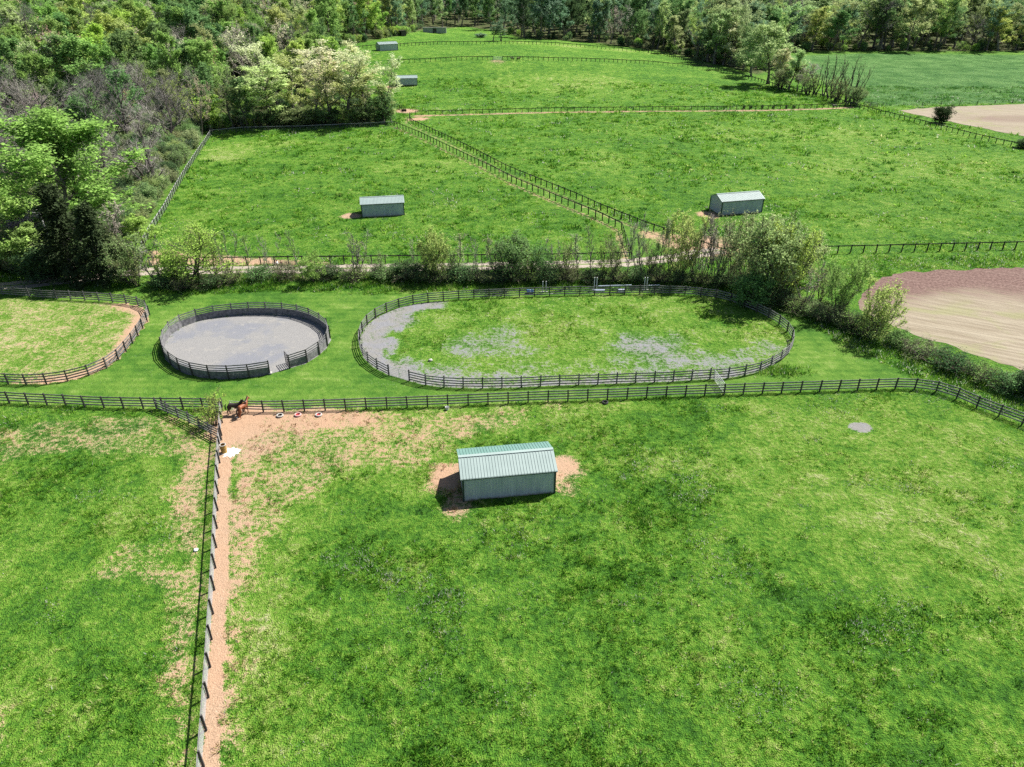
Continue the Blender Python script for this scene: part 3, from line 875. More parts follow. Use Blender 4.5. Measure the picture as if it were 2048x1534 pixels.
R4 = (.33, .68, 1.03, 1.38)
fence('board_fence', 'weathered four-board fence across the left edge below the left oval paddock', NEAR_L, rails=R4)
fence('board_fence', 'long four-board fence between the mown lawn and the nearest paddock', NEAR_R, rails=R4)
fence('board_fence', 'short diagonal four-board fence meeting the dividing fence by the corner bush', DIAG, 2.0, rails=R4, side=-1)
fence('mesh_fence', 'top-board and wire-mesh fence running towards the viewer beside the orange track', DIV, 2.6, rails=(1.42,), bh=.17, side=-1, wires=([.1 + .1 * k for k in range(13)], .11, .009), over=.10)
fence('board_fence', 'four-board fence curving round the oval arena', ARENA_F, 2.35, rails=R4, side=-1)
fence('round_pen', 'round pen of grey kickboards topped by rails, its gap towards the viewer', PEN_F, 2.45, h=1.85, rails=(1.17, 1.47, 1.78), kick=.98, side=-1, cat='horse pen')
fence('board_fence', 'four-board fence round the sparse brown paddock at the left edge', PAD_F, 2.35, rails=R4, side=1)
R1 = (1.38,)
WF = ([.3, .65, 1.0], 0, .012)
fence('rail_fence', 'dark top-rail fence along the gravel lane behind the hedgerow', LANE_F, 2.35, rails=R1, mat='dark', pmat='dark', bh=.19, pw=.16)
fence('rail_fence', 'dark top-rail fence above the ditch and the tilled field', ROAD_R, 2.35, rails=R1, mat='dark', pmat='dark', bh=.19, pw=.16)
fence('rail_fence', 'left-hand fence of the pair flanking the diagonal grass lane', LL, 2.35, rails=R1, mat='dark', pmat='dark', bh=.19, pw=.16)
fence('rail_fence', 'right-hand fence of the pair flanking the diagonal grass lane', LR, 2.35, rails=R1, mat='dark', pmat='dark', bh=.19, pw=.16)
gi = len(C1)
fence('rail_fence', 'dark fence across the middle of the pastures with a pink dirt strip below it', C1, 2.35, rails=R1, mat='dark', pmat='dark', bh=.19, pw=.16)
fence('rail_fence', 'dark boundary fence running down to the right edge beside the straw field', C2R, 2.35, rails=R1, mat='dark', pmat='dark', bh=.19, pw=.16)
fence('rail_fence', 'dark boundary fence climbing along the right hedgerow trees', C2U, 2.4, rails=R1, mat='dark', pmat='dark', bh=.25, pw=.21)
fence('rail_fence', 'farthest fence, curving over the hilltop pasture', C4, 2.4, rails=R1, mat='dark', pmat='dark', bh=.25, pw=.21)
fence('rail_fence', 'hill fence left of the gap where the far horses stand', C3A, 2.4, rails=R1, mat='dark', pmat='dark', bh=.25, pw=.21)
fence('rail_fence', 'hill fence right of the gap where the far horses stand', C3B, 2.4, rails=R1, mat='dark', pmat='dark', bh=.25, pw=.21)
fence('rail_fence', 'grey top-rail fence at the foot of the pale tree clump', TOPF, 2.4, rails=R1, mat='sunlitwood', pmat='post', wires=WF)
fence('rail_fence', 'grey fence along the left side of the middle paddock below the bare trees', LEFTF, 2.4, rails=(1.38,), mat='sunlitwood', pmat='post', bh=.18, side=-1, wires=([.15, .35, .55, .75, .95, 1.15], .3, .012))
fence('rail_fence', 'short dark fence beside the trough at the head of the grass lane', W([(789, 214), (800, 218), (811, 224)]), 2.2, rails=(.5, .95, 1.38), mat='dark', pmat='dark')
fp = fence('post_fence', 'sparse row of wooden posts between the dark green field and the straw field', W([(1765, 212), (1800, 212.5), (1900, 210.5), (2048, 206), (2300, 199)]), 7.5, h=1.3, rails=(), mat='dark', pmat='dark', wires=([.5, .9, 1.2], 0, .01))
gate('silver tube gate in the near left curve of the oval arena', ARENA_F[-1], ARENA_F[0], 1.3)
gate('silver tube gate linking the oval arena to the long near fence', W([(1427, 759)])[0], W([(1449, 790)])[0], 1.35, 6, 'steel', .03)
gate('grey tube gate behind the two horses in the fence corner', W([(463, 821)])[0], W([(486, 823)])[0], 1.3)
gate('thin tube gate closing the gap in the hill fence', C3A[-1], C3B[0], 1.3, 5, 'steel', .03)
gate('dark field gate at the corner of the dark green field', W([(1727, 211)])[0], W([(1755, 214)])[0], 1.3, 5, 'dark', .06)
pg = W([(581, 737)])[0]; pq = W([(573, 727)])[0]
gate('narrow pen gate swung inward at the round pen gap', pg, pq + (pq - pg) * .1, 1.7, 6, 'post', .04)


# ------------------------------------------------------------------ sheds
def make_shed(L=8.9, D=4.7, hw=2.75, rise=.84):
    root = empty('run_in_shed', (0, 0, 0)); o = .22
    lx, ly = L / 2, D / 2

    def wall(a, b, h0, h1, gable=False, ribs=True):
        m = MB(); a = Vector(a); b = Vector(b); d = (b - a); n = Vector((d.y, -d.x, 0)).normalized(); t = .06
        ins = -n * t
        tops = [(a, h0), (b, h1)] if not gable else [(a, h0), ((a + b) / 2, h0 + rise), (b, h1)]
        vs = [a, b] + [Vector((p.x, p.y, h)) for p, h in reversed(tops)]
        k = len(vs); al = vs + [v + ins for v in vs]
        m.add(al, [tuple(range(k)), tuple(range(2 * k - 1, k - 1, -1))] + [(i, i + k, (i + 1) % k + k, (i + 1) % k) for i in range(k)])
        if ribs:
            c = int(d.length / .28)
            for i in range(1, c):
                p = a + d * (i / c) + n * .014; f = i / c
                hh = h0 - .06 if not gable else h0 + rise * (1 - abs(f - .5) * 2) - .1
                m.box((p.x, p.y, hh / 2 + .02), (.05, .03, hh - .04), math.atan2(d.y, d.x))
        return m
    wall((-lx, -ly, 0), (lx, -ly, 0), hw, hw).build('back_wall', M['siding'], root)
    wall((lx, -ly + .061, 0), (lx, ly, 0), hw, hw, True).build('end_wall', M['siding'], root)
    wall((-lx, ly, 0), (-lx, -ly + .061, 0), hw, hw, True).build('end_wall', M['siding'], root)
    m = MB(); m.box((0, ly - .05, hw - .28), (L - .16, .06, .5)); m.build('front_fascia', M['siding'], root)
    for x in (-lx / 3, lx / 3): MB_ = MB(); MB_.box((x, ly - .12, (hw - .56) / 2), (.15, .15, hw - .56)); MB_.build('front_post', M['shade'], root)
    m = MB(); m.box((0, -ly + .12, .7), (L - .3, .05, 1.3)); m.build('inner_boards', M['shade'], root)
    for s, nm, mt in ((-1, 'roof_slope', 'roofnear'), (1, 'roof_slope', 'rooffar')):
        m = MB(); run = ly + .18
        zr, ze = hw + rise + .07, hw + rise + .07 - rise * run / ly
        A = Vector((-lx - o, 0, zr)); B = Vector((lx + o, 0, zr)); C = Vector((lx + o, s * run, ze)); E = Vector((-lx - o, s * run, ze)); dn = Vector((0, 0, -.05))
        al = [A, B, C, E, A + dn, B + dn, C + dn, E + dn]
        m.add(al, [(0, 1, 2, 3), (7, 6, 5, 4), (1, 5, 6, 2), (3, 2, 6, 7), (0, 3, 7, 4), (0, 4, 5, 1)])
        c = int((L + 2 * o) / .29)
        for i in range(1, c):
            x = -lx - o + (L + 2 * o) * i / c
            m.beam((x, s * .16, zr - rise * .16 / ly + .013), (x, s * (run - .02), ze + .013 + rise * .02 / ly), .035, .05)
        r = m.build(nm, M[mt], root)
        if s < 0: r['label'] = 'paler roof slope on the closed side, sky brightness put into its colour'
    m = MB()
    for s in (-1, 1): m.beam((-lx - o, s * .09, hw + rise + .075), (lx + o, s * .09, hw + rise + .075), .2, .02)
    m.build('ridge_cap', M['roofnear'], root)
    m = MB(); m.box((0, -ly - .10, hw - .055), (L + .30, .10, .17)); m.build('eave_trim', M['trim'], root)
    for (x, y) in ((-lx, -ly), (lx, -ly), (-lx, ly), (lx, ly)):
        m = MB(); m.box((x, y, hw / 2 - .08), (.17, .17, hw - .17)); m.build('corner_trim', M['trim'], root)
    return root


def place_shed(root, a, b, label):
    A, B = G(*a), G(*b); ang = math.atan2(B.y - A.y, B.x - A.x); L = math.hypot(B.x - A.x, B.y - A.y); k = L / 8.9
    mid = (A + B) / 2; n = Vector((-math.sin(ang), math.cos(ang), 0)) * (2.35 * k)
    root.location = (mid.x + n.x, mid.y + n.y, tz(mid.x + n.x, mid.y + n.y) - .03); root.rotation_euler = (0, 0, ang); root.scale = (k, k, k)
    tag(root, label, 'shed', 'pale metal run-in sheds in the pastures')


shed = make_shed()
SHEDS = [((927.5, 1002.5), (1109, 985.5), 'nearest and largest pale metal shed with green roof, dark shadow at its left'),
         ((724.7, 434.5), (808.8, 430), 'pale metal shed in the middle left paddock with a dirt patch at its left'),
         ((1441.5, 431), (1523, 424.5), 'pale metal shed behind the tall hedgerow shrubs, its left end wall showing'),
         ((793, 172.6), (835, 171.2), 'pale shed half hidden by the right edge of the cream tree clump'),
         ((759.7, 102.3), (796, 100.7), 'small far shed on the hill between the two upper fences')]
for i, (a, b, lab) in enumerate(SHEDS):
    s = shed if i == 0 else copy_tree(shed)
    place_shed(s, a, b, lab)


def old_shed(a, b, label, rot, openw, mw, mr, h=3.0, D=4.0):
    A, B = G(*a), G(*b); L = (B - A).length; mid = (A + B) / 2
    root = empty('old_shelter', (mid.x, mid.y, mid.z), rot); tag(root, label, 'shed')
    lx = L / 2
    for nm, c, d in (('back_wall', (0, D, h * .42), (L, .1, h * .84)), ('end_wall', (-lx, D / 2, h * .44), (.1, D - .12, h * .88)), ('end_wall', (lx, D / 2, h * .44), (.1, D - .12, h * .88))):
        m = MB(); m.box(c, d); m.build(nm, M[mw], root)
    w = (L - openw) / 2
    for s in (-1, 1):
        m = MB(); m.box((s * (lx - w / 2 - .06), 0, h * .46), (w - .02, .1, h * .92)); m.build('front_wall', M[mw], root)
    m = MB(); m.box((0, 0, h * .86), (openw, .09, h * .12)); m.build('lintel', M[mw], root)
    m = MB(); m.beam((0, -.35, h * .97), (0, D + .35, h * .9), L + .5, .08); m.build('roof', M[mr], root)
    return root


old_shed((793, 73), (806.5, 71.5), 'tiny dark brown shelter with a pale right side at the wood edge on the hill', .5, 2.0, 'oldwood', 'oldwood')
old_shed((858.5, 67), (880, 66), 'grey open-fronted shelter at the top of the hill pasture under the wood', 0.05, 2.4, 'oldtin', 'oldtin', 3.4)


# ------------------------------------------------------------------ trees
def nrm(v):
    n = np.linalg.norm(v); return v / n if n > 1e-9 else np.array([0, 0, 1.0])


def rot_rand(rng, d, amt, upb=0.0):
    return nrm(d + rng.normal(0, 1, 3) * amt + np.array([0, 0, upb]))


def gen_tree(seed, H=20.0, Rr=6.0, base=.25, stems=1, limbs=14, subs=5, twigs=4, env='oval', leaves=4500, ls=.45, jit=.55, elev=(25, 65), r0=None, tilt=.15, bend=.10, twig_geo=True, leafmat='leaf', droop=0.0, inner=.35, tw=.9, tg=1.0, bk='bark', tm='twig'):
    """one deciduous tree: trunk + limbs as one mesh, twigs + leaves as another"""
    rng = np.random.default_rng(seed); T = MB(); K = MB(); anch = []
    r0 = r0 or H * .017
    for st in range(stems):
        a0 = 2 * math.pi * (st + rng.random() * .6) / stems
        if stems == 1: d = nrm(np.array([rng.normal(0, .04), rng.normal(0, .04), 1])); p = np.zeros(3); Hs = H * .93
        else:
            q = tilt * (.3 + rng.random()); d = nrm(np.array([math.cos(a0) * q, math.sin(a0) * q, 1])); p = np.array([math.cos(a0), math.sin(a0), 0]) * H * .018 * (1 + rng.random()); Hs = H * (.66 + .32 * rng.random())
        n = 8; pts = [p - np.array([0, 0, .15])]; L = Hs / n
        for i in range(n):
            d = rot_rand(rng, d, bend, .12); p = p + d * L; pts.append(p)
        rs = r0 * (1 if stems == 1 else .62)
        rad = [rs * (1.25 if i == 0 else (1 - .9 * (i / n) ** .85)) + .012 for i in range(n + 1)]
        T.tube(pts, rad, 6); P = np.array(pts)

        def at(t):
            f = t * n; i = min(int(f), n - 1); return P[i] + (P[i + 1] - P[i]) * (f - i), nrm(P[i + 1] - P[i])
        nl = limbs if stems == 1 else max(3, limbs // stems + 2)
        az = rng.random() * 6.28
        for k in range(nl):
            u = (k + .5 + rng.normal(0, .25)) / nl; u = min(max(u, 0.0), .98); t = base + (1 - base) * u
            az += 2.4 + rng.normal(0, .35); bp, bd = at(t)
            e = {'oval': math.sqrt(max(.06, 1 - ((u - .40) / .66) ** 2)), 'vase': .40 + .75 * u * (1.25 - .55 * u), 'cone': 1 - .86 * u, 'col': .75 * math.sqrt(max(.08, 1 - ((u - .45) / .62) ** 2))}[env]
            Ll = Rr * e * (.75 + .4 * rng.random()) * (1 if stems == 1 else .55)
            E = R(elev[0] + (elev[1] - elev[0]) * u + rng.normal(0, 7)); d = np.array([math.cos(az) * math.cos(E), math.sin(az) * math.cos(E), math.sin(E)])
            q = bp.copy(); lp = [q]; ns = 5
            for i in range(ns):
                d = rot_rand(rng, d, .13, .10 - droop); q = q + d * Ll / ns; lp.append(q)
            rb = max(.02, rs * (1 - .85 * t) * .62)
            T.tube(lp, [rb * (1 - .8 * i / ns) + .008 for i in range(ns + 1)], 4, cap=False); LP = np.array(lp)
            for j in range(subs):
                s = .28 + .72 * (j + rng.random()) / subs; f = min(s, .999) * ns; i = int(f); sp = LP[i] + (LP[min(i + 1, ns)] - LP[i]) * (f - i); ld = nrm(LP[min(i + 1, ns)] - LP[i])
                dd = rot_rand(rng, ld, .55, .18 - droop); Ls = max(.35, Ll * (.50 - .18 * s) * (.7 + .5 * rng.random()))
                a = sp; sub = [a]
                for i2 in range(3):
                    dd = rot_rand(rng, dd, .16, .08 - droop); a = a + dd * Ls / 3; sub.append(a); anch.append(a)
                if rng.random() < inner: anch.append(sp)
                K.tube(sub, [max(.016 * tg, rb * .34), max(.012 * tg, rb * .22), .010 * tg, .006 * tg], 3, 1, False)
                for w in range(twigs):
                    b = sub[1 + int(rng.random() * 3)]; td = rot_rand(rng, dd, .6, .2 - droop); tl = Ls * .5 * (.5 + rng.random()) * tw + .15; mid = b + td * tl * .5; td = rot_rand(rng, td, .2, .1 - droop); e2 = mid + td * tl * .5
                    anch.append(e2); anch.append(mid)
                    if twig_geo: K.tube([b, mid, e2], [.010 * tg, .007 * tg, .004 * tg], 3, 1, False)
    A = np.array(anch)
    me_t = T.mesh('trunk', [M[bk]])
    lv = np.full(len(K.f), .5)
    V = list(K.v); Fc = list(K.f); mi = list(K.mi)
    if leaves:
        N = leaves; c = A[rng.integers(0, len(A), N)] + rng.normal(0, jit * .5, (N, 3))
        nz = rng.normal(0, 1, (N, 3)); nz /= np.linalg.norm(nz, axis=1)[:, None]
        oc = c - np.array([0, 0, A[:, 2].mean() * .85]); oc /= np.linalg.norm(oc, axis=1)[:, None] + 1e-6; nz = nz * .8 + oc * .5 + np.array([0, 0, .25]); nz /= np.linalg.norm(nz, axis=1)[:, None]
        t1 = np.cross(nz, rng.normal(0, 1, (N, 3))); t1 /= np.linalg.norm(t1, axis=1)[:, None]; t2 = np.cross(nz, t1)
        s = ls * (.5 + .8 * rng.random(N))[:, None]
        q = np.stack([c - t1 * s * .55, c - t2 * s * .36 + nz * s * .07, c + t1 * s * .55, c + t2 * s * .36 + nz * s * .07], 1).reshape(-1, 3)
        b0 = len(V); V += q.tolist(); Fc += [(b0 + 4 * i, b0 + 4 * i + 1, b0 + 4 * i + 2, b0 + 4 * i + 3) for i in range(N)]; mi += [0] * N
        # clump-wise difference of leaf tone
        cl = np.sin(c[:, 0] * 1.1 + seed) * np.sin(c[:, 1] * 1.2 + 2 * seed) * np.sin(c[:, 2] * 1.0)
        lv = np.concatenate([lv, np.clip(.5 + .22 * cl + rng.normal(0, .20, N), 0, 1)])
    me_c = bpy.data.meshes.new('crown'); me_c.from_pydata(V, [], Fc); me_c.materials.append(M[leafmat]); me_c.materials.append(M[tm])
    me_c.polygons.foreach_set('material_index', np.array(mi, np.int32)); me_c.attributes.new('lv', 'FLOAT', 'FACE').data.foreach_set('value', lv.astype(np.float32)); me_c.update()
    VV = np.array(V)
    return dict(trunk=me_t, crown=me_c, H=float(np.percentile(VV[:, 2], 99.6)), R=float(np.percentile(np.hypot(VV[:, 0], VV[:, 1]), 93)))


def gen_conifer(seed, H=16.0, Rr=3.6, leaves=12000, ls=.42):
    rng = np.random.default_rng(seed); T = MB(); A = []; D = []
    T.tube([(0, 0, -.2), (.1, 0, H * .5), (0, .05, H)], [H * .02, H * .011, .02], 7)
    n = 60
    for k in range(n):
        t = .05 + .94 * k / n; az = k * 2.4 + rng.normal(0, .3); L = Rr * (1 - t) ** .75 * (.65 + .5 * rng.random()) + .3
        d = np.array([math.cos(az), math.sin(az), .15 + .3 * t]); p = np.array([0, 0, H * t]); lp = [p]
        for i in range(5):
            d = nrm(d + rng.normal(0, .08, 3) + np.array([0, 0, -.07])); p = p + d * L / 5; lp.append(p)
            for w in range(4): A.append(p + rng.normal(0, .28, 3)); D.append(d)
        T.tube(lp, [.07 * (1 - t) + .02, .05, .04, .03, .02, .01], 4, cap=False)
    A = np.array(A); D = np.array(D); N = leaves; j = rng.integers(0, len(A), N); c = A[j] + rng.normal(0, .25, (N, 3)); c[:, 2] -= np.abs(rng.normal(0, .25, N))
    t1 = D[j] + rng.normal(0, .5, (N, 3)); t1[:, 2] -= .4; t1 /= np.linalg.norm(t1, axis=1)[:, None]
    t2 = np.cross(t1, rng.normal(0, 1, (N, 3))); t2 /= np.linalg.norm(t2, axis=1)[:, None]; s = ls * (.5 + .8 * rng.random(N))[:, None]
    q = np.stack([c - t1 * s * .6, c - t2 * s * .22, c + t1 * s * .7, c + t2 * s * .22], 1).reshape(-1, 3)
    me = np_mesh('crown', q, 4, [M['needle']], None, dict(lv=np.clip(.45 + rng.normal(0, .22, N), 0, 1)))
    return dict(trunk=T.mesh('trunk', [M['bark']]), crown=me, H=H, R=Rr)


PR = {}
for i in range(3): PR['broad%d' % i] = gen_tree(10 + i, 20, 6.6, .22, limbs=15, subs=6, twigs=3, leaves=6000, ls=.50, jit=.7, twig_geo=False)
PR['great0'] = gen_tree(15, 22, 9.5, .16, limbs=22, subs=8, twigs=3, leaves=17000, ls=.40, jit=.7, twig_geo=False)
for i in range(3): PR['tall%d' % i] = gen_tree(20 + i, 22, 4.6, .20, limbs=18, subs=5, twigs=3, env='oval', leaves=5200, ls=.46, jit=.6, elev=(30, 70), twig_geo=False)
for i in range(3): PR['vase%d' % i] = gen_tree(30 + i, 22, 7.0, .30, limbs=13, subs=6, twigs=4, env='vase', leaves=5000, ls=.36, jit=.5, elev=(42, 66), bend=.08)
for i in range(3): PR['bare%d' % i] = gen_tree(40 + i, 18, 7.2, .16, limbs=15, subs=8, twigs=8, env='oval', leaves=0, elev=(30, 66), tw=1.1, bk='darkbark', r0=.34)
PR['fan0'] = gen_tree(47, 16, 8, .10, stems=3, limbs=24, subs=10, twigs=8, env='vase', leaves=0, elev=(34, 66), tilt=.5, r0=.42, tw=1.2, bk='darkbark')
for i in range(2): PR['budding%d' % i] = gen_tree(50 + i, 18, 5.6, .2, limbs=14, subs=6, twigs=6, env='oval', leaves=1500, ls=.30, jit=.35, elev=(32, 66))
for i in range(2): PR['slim%d' % i] = gen_tree(60 + i, 9, 1.7, .22, limbs=13, subs=4, twigs=4, env='oval', leaves=600, ls=.17, jit=.25, elev=(45, 70), r0=.10, tg=2.2)
for i in range(2): PR['vasebush%d' % i] = gen_tree(70 + i, 8, 3.0, .15, stems=4, limbs=22, subs=5, twigs=5, env='vase', leaves=500, ls=.15, jit=.2, elev=(40, 66), tilt=.5, r0=.14, tg=2.2)
for i in range(3): PR['leafbush%d' % i] = gen_tree(80 + i, 8, 4.4, .10, stems=7, limbs=42, subs=6, twigs=5, env='oval', leaves=5200, ls=.24, jit=.4, elev=(20, 62), tilt=.55, r0=.12, tg=1.3, bk='darkbark', tm='brush')
for i in range(2): PR['airy%d' % i] = gen_tree(85 + i, 8, 4.0, .12, stems=6, limbs=36, subs=6, twigs=5, env='vase', leaves=1500, ls=.19, jit=.35, elev=(30, 66), tilt=.5, r0=.12, tg=1.3, bk='darkbark', tm='brush')
for i in range(2): PR['densebush%d' % i] = gen_tree(90 + i, 6, 3.6, .04, stems=7, limbs=42, subs=5, twigs=3, env='oval', leaves=6500, ls=.26, jit=.55, elev=(8, 62), tilt=.45, r0=.10, twig_geo=False, bk='darkbark', tm='brush')
for i in range(2): PR['dead%d' % i] = gen_tree(120 + i, 12, 4.0, .25, stems=3, limbs=16, subs=3, twigs=2, env='vase', leaves=0, elev=(50, 74), tilt=.25, r0=.34, tg=2.5, bk='darkbark', tm='brush')
PR['willow0'] = gen_tree(97, 8, 5.6, .06, stems=4, limbs=26, subs=7, twigs=6, env='oval', leaves=5200, ls=.18, jit=.4, elev=(12, 58), tilt=.62, r0=.28, bend=.2, tg=1.0, bk='darkbark', tm='brush')
PR['bramble0'] = gen_tree(101, 2.4, 3.0, .03, stems=9, limbs=40, subs=5, twigs=4, env='oval', leaves=2600, ls=.17, jit=.45, elev=(0, 45), tilt=.8, r0=.05, bk='darkbark', tm='brush')
PR['bramble1'] = gen_tree(102, 2.6, 3.0, .03, stems=9, limbs=40, subs=5, twigs=6, env='oval', leaves=1100, ls=.15, jit=.45, elev=(0, 50), tilt=.8, r0=.05, bk='darkbark', tm='brush')
PR['conifer0'] = gen_conifer(5)
PR['cedar0'] = gen_tree(110, 8, 3.5, .06, stems=3, limbs=40, subs=6, twigs=3, env='oval', leaves=9000, ls=.22, jit=.5, elev=(15, 60), tilt=.2, r0=.2, twig_geo=False, leafmat='needle')

TINT = {'fresh green': (.150, .235, .065), 'mid green': (.095, .165, .060), 'yellow-green': (.235, .295, .090), 'cream': (.38, .39, .25), 'olive': (.145, .185, .080),
        'russet budding': (.27, .20, .145), 'bluish green': (.105, .175, .105), 'dark green': (.048, .085, .036), 'pale green': (.225, .285, .130), 'grey bare': (.24, .22, .19), 'purple': (.25, .185, .22), 'pale yellow': (.30, .335, .145), 'sage': (.185, .235, .10), 'lime green': (.205, .300, .065), 'evergreen': (.026, .038, .017)}  # bluish green puts the haze on far trees into their leaf colour
TREES = 0


def tree(name, label, cat, proto, base, H, tint, group=None, wscale=None, rz=None, lean=(0, 0), sink=0.0):
    p = PR[proto]; k = H / p['H']; w = k if wscale is None else wscale
    root = empty(name, (base[0], base[1], tz(base[0], base[1]) - sink)); tag(root, label, cat, group)
    root.rotation_euler = (lean[0], lean[1], RNG.random() * 6.28 if rz is None else rz); root.scale = (w, w, k)
    t = link('trunk', p['trunk'], root); c = link('crown', p['crown'], root)
    j = 1.75 * (1 + (RNG.random(3) - .5) * .16); col = TINT[tint] if isinstance(tint, str) else tint
    c['tint'] = [float(a * b) for a, b in zip(col, j)]
    return root


def hand(name, label, cat, proto, px, py, top, tint, width=None, group=None, **kw):
    P = G(px, py); H = height_to(P, top)
    ws = None if width is None else width * px_m(P) / (2 * PR[proto]['R'] * 1.0)
    HAND.append((P.x, P.y)); return tree(name, label, cat, proto, (P.x, P.y), H, tint, group, ws, **kw)


HAND = []
HG = 'shrubs and saplings of the hedgerow behind the arenas'
HS = [  # proto, px, py, top, tint, width, label
    ('willow0', 392, 566, 442, 'lime green', 135, 'wide yellow-green willow shrub with dark crooked limbs, at the left end of the hedgerow'),
    ('vasebush0', 462, 552, 455, 'fresh green', 52, 'thin bare bush directly right of the crooked willow shrub'),
    ('densebush0', 352, 568, 500, 'lime green', 50, 'yellow-green bush at the lower end of the grey paddock fence'),
    ('vasebush1', 318, 566, 478, 'fresh green', 70, 'scrubby dark-stemmed sapling at the corner of the gravel lane, left of the willow shrub'),
    ('slim0', 500, 550, 470, 'fresh green', 24, 'single spindly sapling left of the three walkers'),
    ('vasebush0', 541, 553, 466, 'fresh green', 50, 'bare vase-shaped sapling standing in front of the pair of walkers'),
    ('leafbush0', 628, 562, 508, 'fresh green', 66, 'low leafy bush right of the lone walker'),
    ('slim1', 606, 556, 458, 'fresh green', 42, 'tall sapling above the low leafy bush, beside the lone walker'),
    ('vasebush1', 712, 556, 461, 'fresh green', 66, 'bare spreading sapling alone in front of the middle left shed'),
    ('densebush1', 808, 556, 522, 'dark green', 54, 'round dark bush left of the olive shrub in the hedgerow'),
    ('leafbush1', 868, 560, 460, 'yellow-green', 60, 'olive leafy shrub with a dark base, first tall one right of the bare sapling'),
    ('slim0', 918, 560, 464, 'pale green', 34, 'airy pale sapling directly right of the olive leafy shrub'),
    ('vasebush0', 955, 560, 470, 'fresh green', 46, 'bare grey sapling between the airy pale one and the dense dark bush'),
    ('leafbush1', 1022, 562, 468, 'mid green', 80, 'dense dark green bush, tallest of the middle hedgerow'),
    ('leafbush2', 1078, 560, 490, 'mid green', 56, 'mid green bush just right of the tall dense dark bush'),
    ('airy0', 1128, 560, 482, 'sage', 56, 'thin olive bush over the blue barrel behind the arena'),
    ('slim1', 1182, 560, 446, 'fresh green', 44, 'slender bare sapling over the first white jump standards'),
    ('airy1', 1228, 560, 462, 'sage', 56, 'olive bush between two bare saplings, over the pale blue box'),
    ('vasebush1', 1278, 560, 432, 'pale green', 52, 'tall bare sapling where the diagonal grass lane meets the hedgerow'),
    ('slim0', 1318, 560, 440, 'pale green', 36, 'thin grey sapling left of the round yellow-olive shrub'),
    ('leafbush2', 1358, 560, 426, 'yellow-green', 72, 'round-topped yellow-olive shrub left of the bare multi-stemmed group'),
    ('vasebush0', 1400, 562, 430, 'grey bare', 50, 'bare many-stemmed sapling right of the yellow-olive shrub'),
    ('vasebush1', 1426, 566, 432, 'pale green', 46, 'second bare sapling, standing nearer the shed with the visible end wall'),
    ('airy1', 1462, 566, 418, 'pale green', 74, 'pale green shrub in front of the shed with the visible end wall'),
    ('leafbush1', 1526, 602, 438, 'sage', 112, 'largest olive shrub, beside the far right curve of the oval arena'),
    ('leafbush2', 1590, 566, 462, 'pale green', 92, 'pale yellow-green shrub behind the right side of the largest olive shrub'),
    ('vasebush0', 1606, 622, 520, 'russet budding', 70, 'brownish twiggy bush between the largest olive shrub and the leafy green one'),
    ('leafbush0', 1672, 634, 520, 'fresh green', 72, 'leafy green shrub at the left tip of the tilled field'),
    ('leafbush2', 1738, 676, 568, 'yellow-green', 88, 'small leaning tree at the lower right end of the hedgerow, above its own shadow'),
    ('airy0', 430, 850, 786, 'lime green', 60, 'sparse yellow-green bush in the fence corner beside the horses'),
    ('airy1', 760, 557, 500, 'sage', 46, 'low airy shrub between the bare spreading sapling and the round dark bush'),
    ('slim1', 838, 558, 482, 'pale green', 30, 'thin sapling at the left shoulder of the first tall olive shrub'),
    ('airy0', 905, 560, 490, 'sage', 44, 'airy shrub at the right shoulder of the first tall olive shrub'),
    ('slim0', 985, 560, 476, 'pale green', 30, 'thin pale sapling at the left edge of the dense dark green bush'),
    ('airy1', 1054, 560, 484, 'lime green', 44, 'yellowish airy shrub at the right edge of the dense dark green bush'),
    ('vasebush0', 1104, 560, 478, 'grey bare', 40, 'bare grey sapling over the ground poles'),
    ('slim0', 1154, 560, 470, 'pale green', 34, 'thin sapling left of the slender one over the first jump standards'),
    ('airy0', 1206, 560, 480, 'lime green', 44, 'yellow-green airy shrub right of the first jump standards'),
    ('slim1', 1252, 560, 448, 'grey bare', 36, 'grey slender sapling over the pale blue box'),
    ('airy1', 1300, 561, 470, 'sage', 50, 'airy shrub in front of the end of the diagonal lane'),
    ('slim1', 1336, 560, 446, 'pale green', 34, 'slender sapling at the left edge of the round yellow-olive shrub'),
    ('airy0', 1384, 562, 446, 'pale green', 52, 'airy pale shrub at the right edge of the round yellow-olive shrub'),
    ('slim0', 1412, 564, 428, 'grey bare', 34, 'tall thin grey stem between the two bare many-stemmed saplings'),
    ('airy1', 1440, 566, 440, 'pale green', 54, 'airy shrub below the left end of the shed with visible end wall'),
    ('leafbush2', 1490, 580, 428, 'pale green', 74, 'pale leafy shrub at the left side of the largest olive shrub'),
    ('leafbush0', 1566, 600, 452, 'lime green', 84, 'bright leafy shrub at the right side of the largest olive shrub'),
    ('airy0', 1560, 560, 424, 'pale green', 70, 'pale airy shrub rising behind the largest olive shrub'),
    ('airy1', 1640, 600, 520, 'sage', 60, 'airy shrub between the brownish twiggy bush and the leafy green one'),
    ('airy0', 430, 556, 470, 'lime green', 50, 'airy yellow-green sapling behind the right limb of the willow shrub'),
    ('airy1', 275, 572, 500, 'sage', 54, 'airy shrub at the right foot of the evergreens by the lane'),
    ('densebush0', 1500, 612, 548, 'mid green', 70, 'low green bush in front of the largest olive shrub'),
    ('densebush0', 2052, 790, 740, 'dark green', 56, 'dark bush on the diagonal bank at the right edge'),
]
for (pr, px, py, top, ti, w, lab) in HS:
    kw = {}
    if px == 1738: kw = dict(lean=(0, .16), rz=0.0)
    hand('hedgerow_shrub', lab, 'shrub', pr, px, py, top, ti, w, HG if py < 700 else None, **kw)

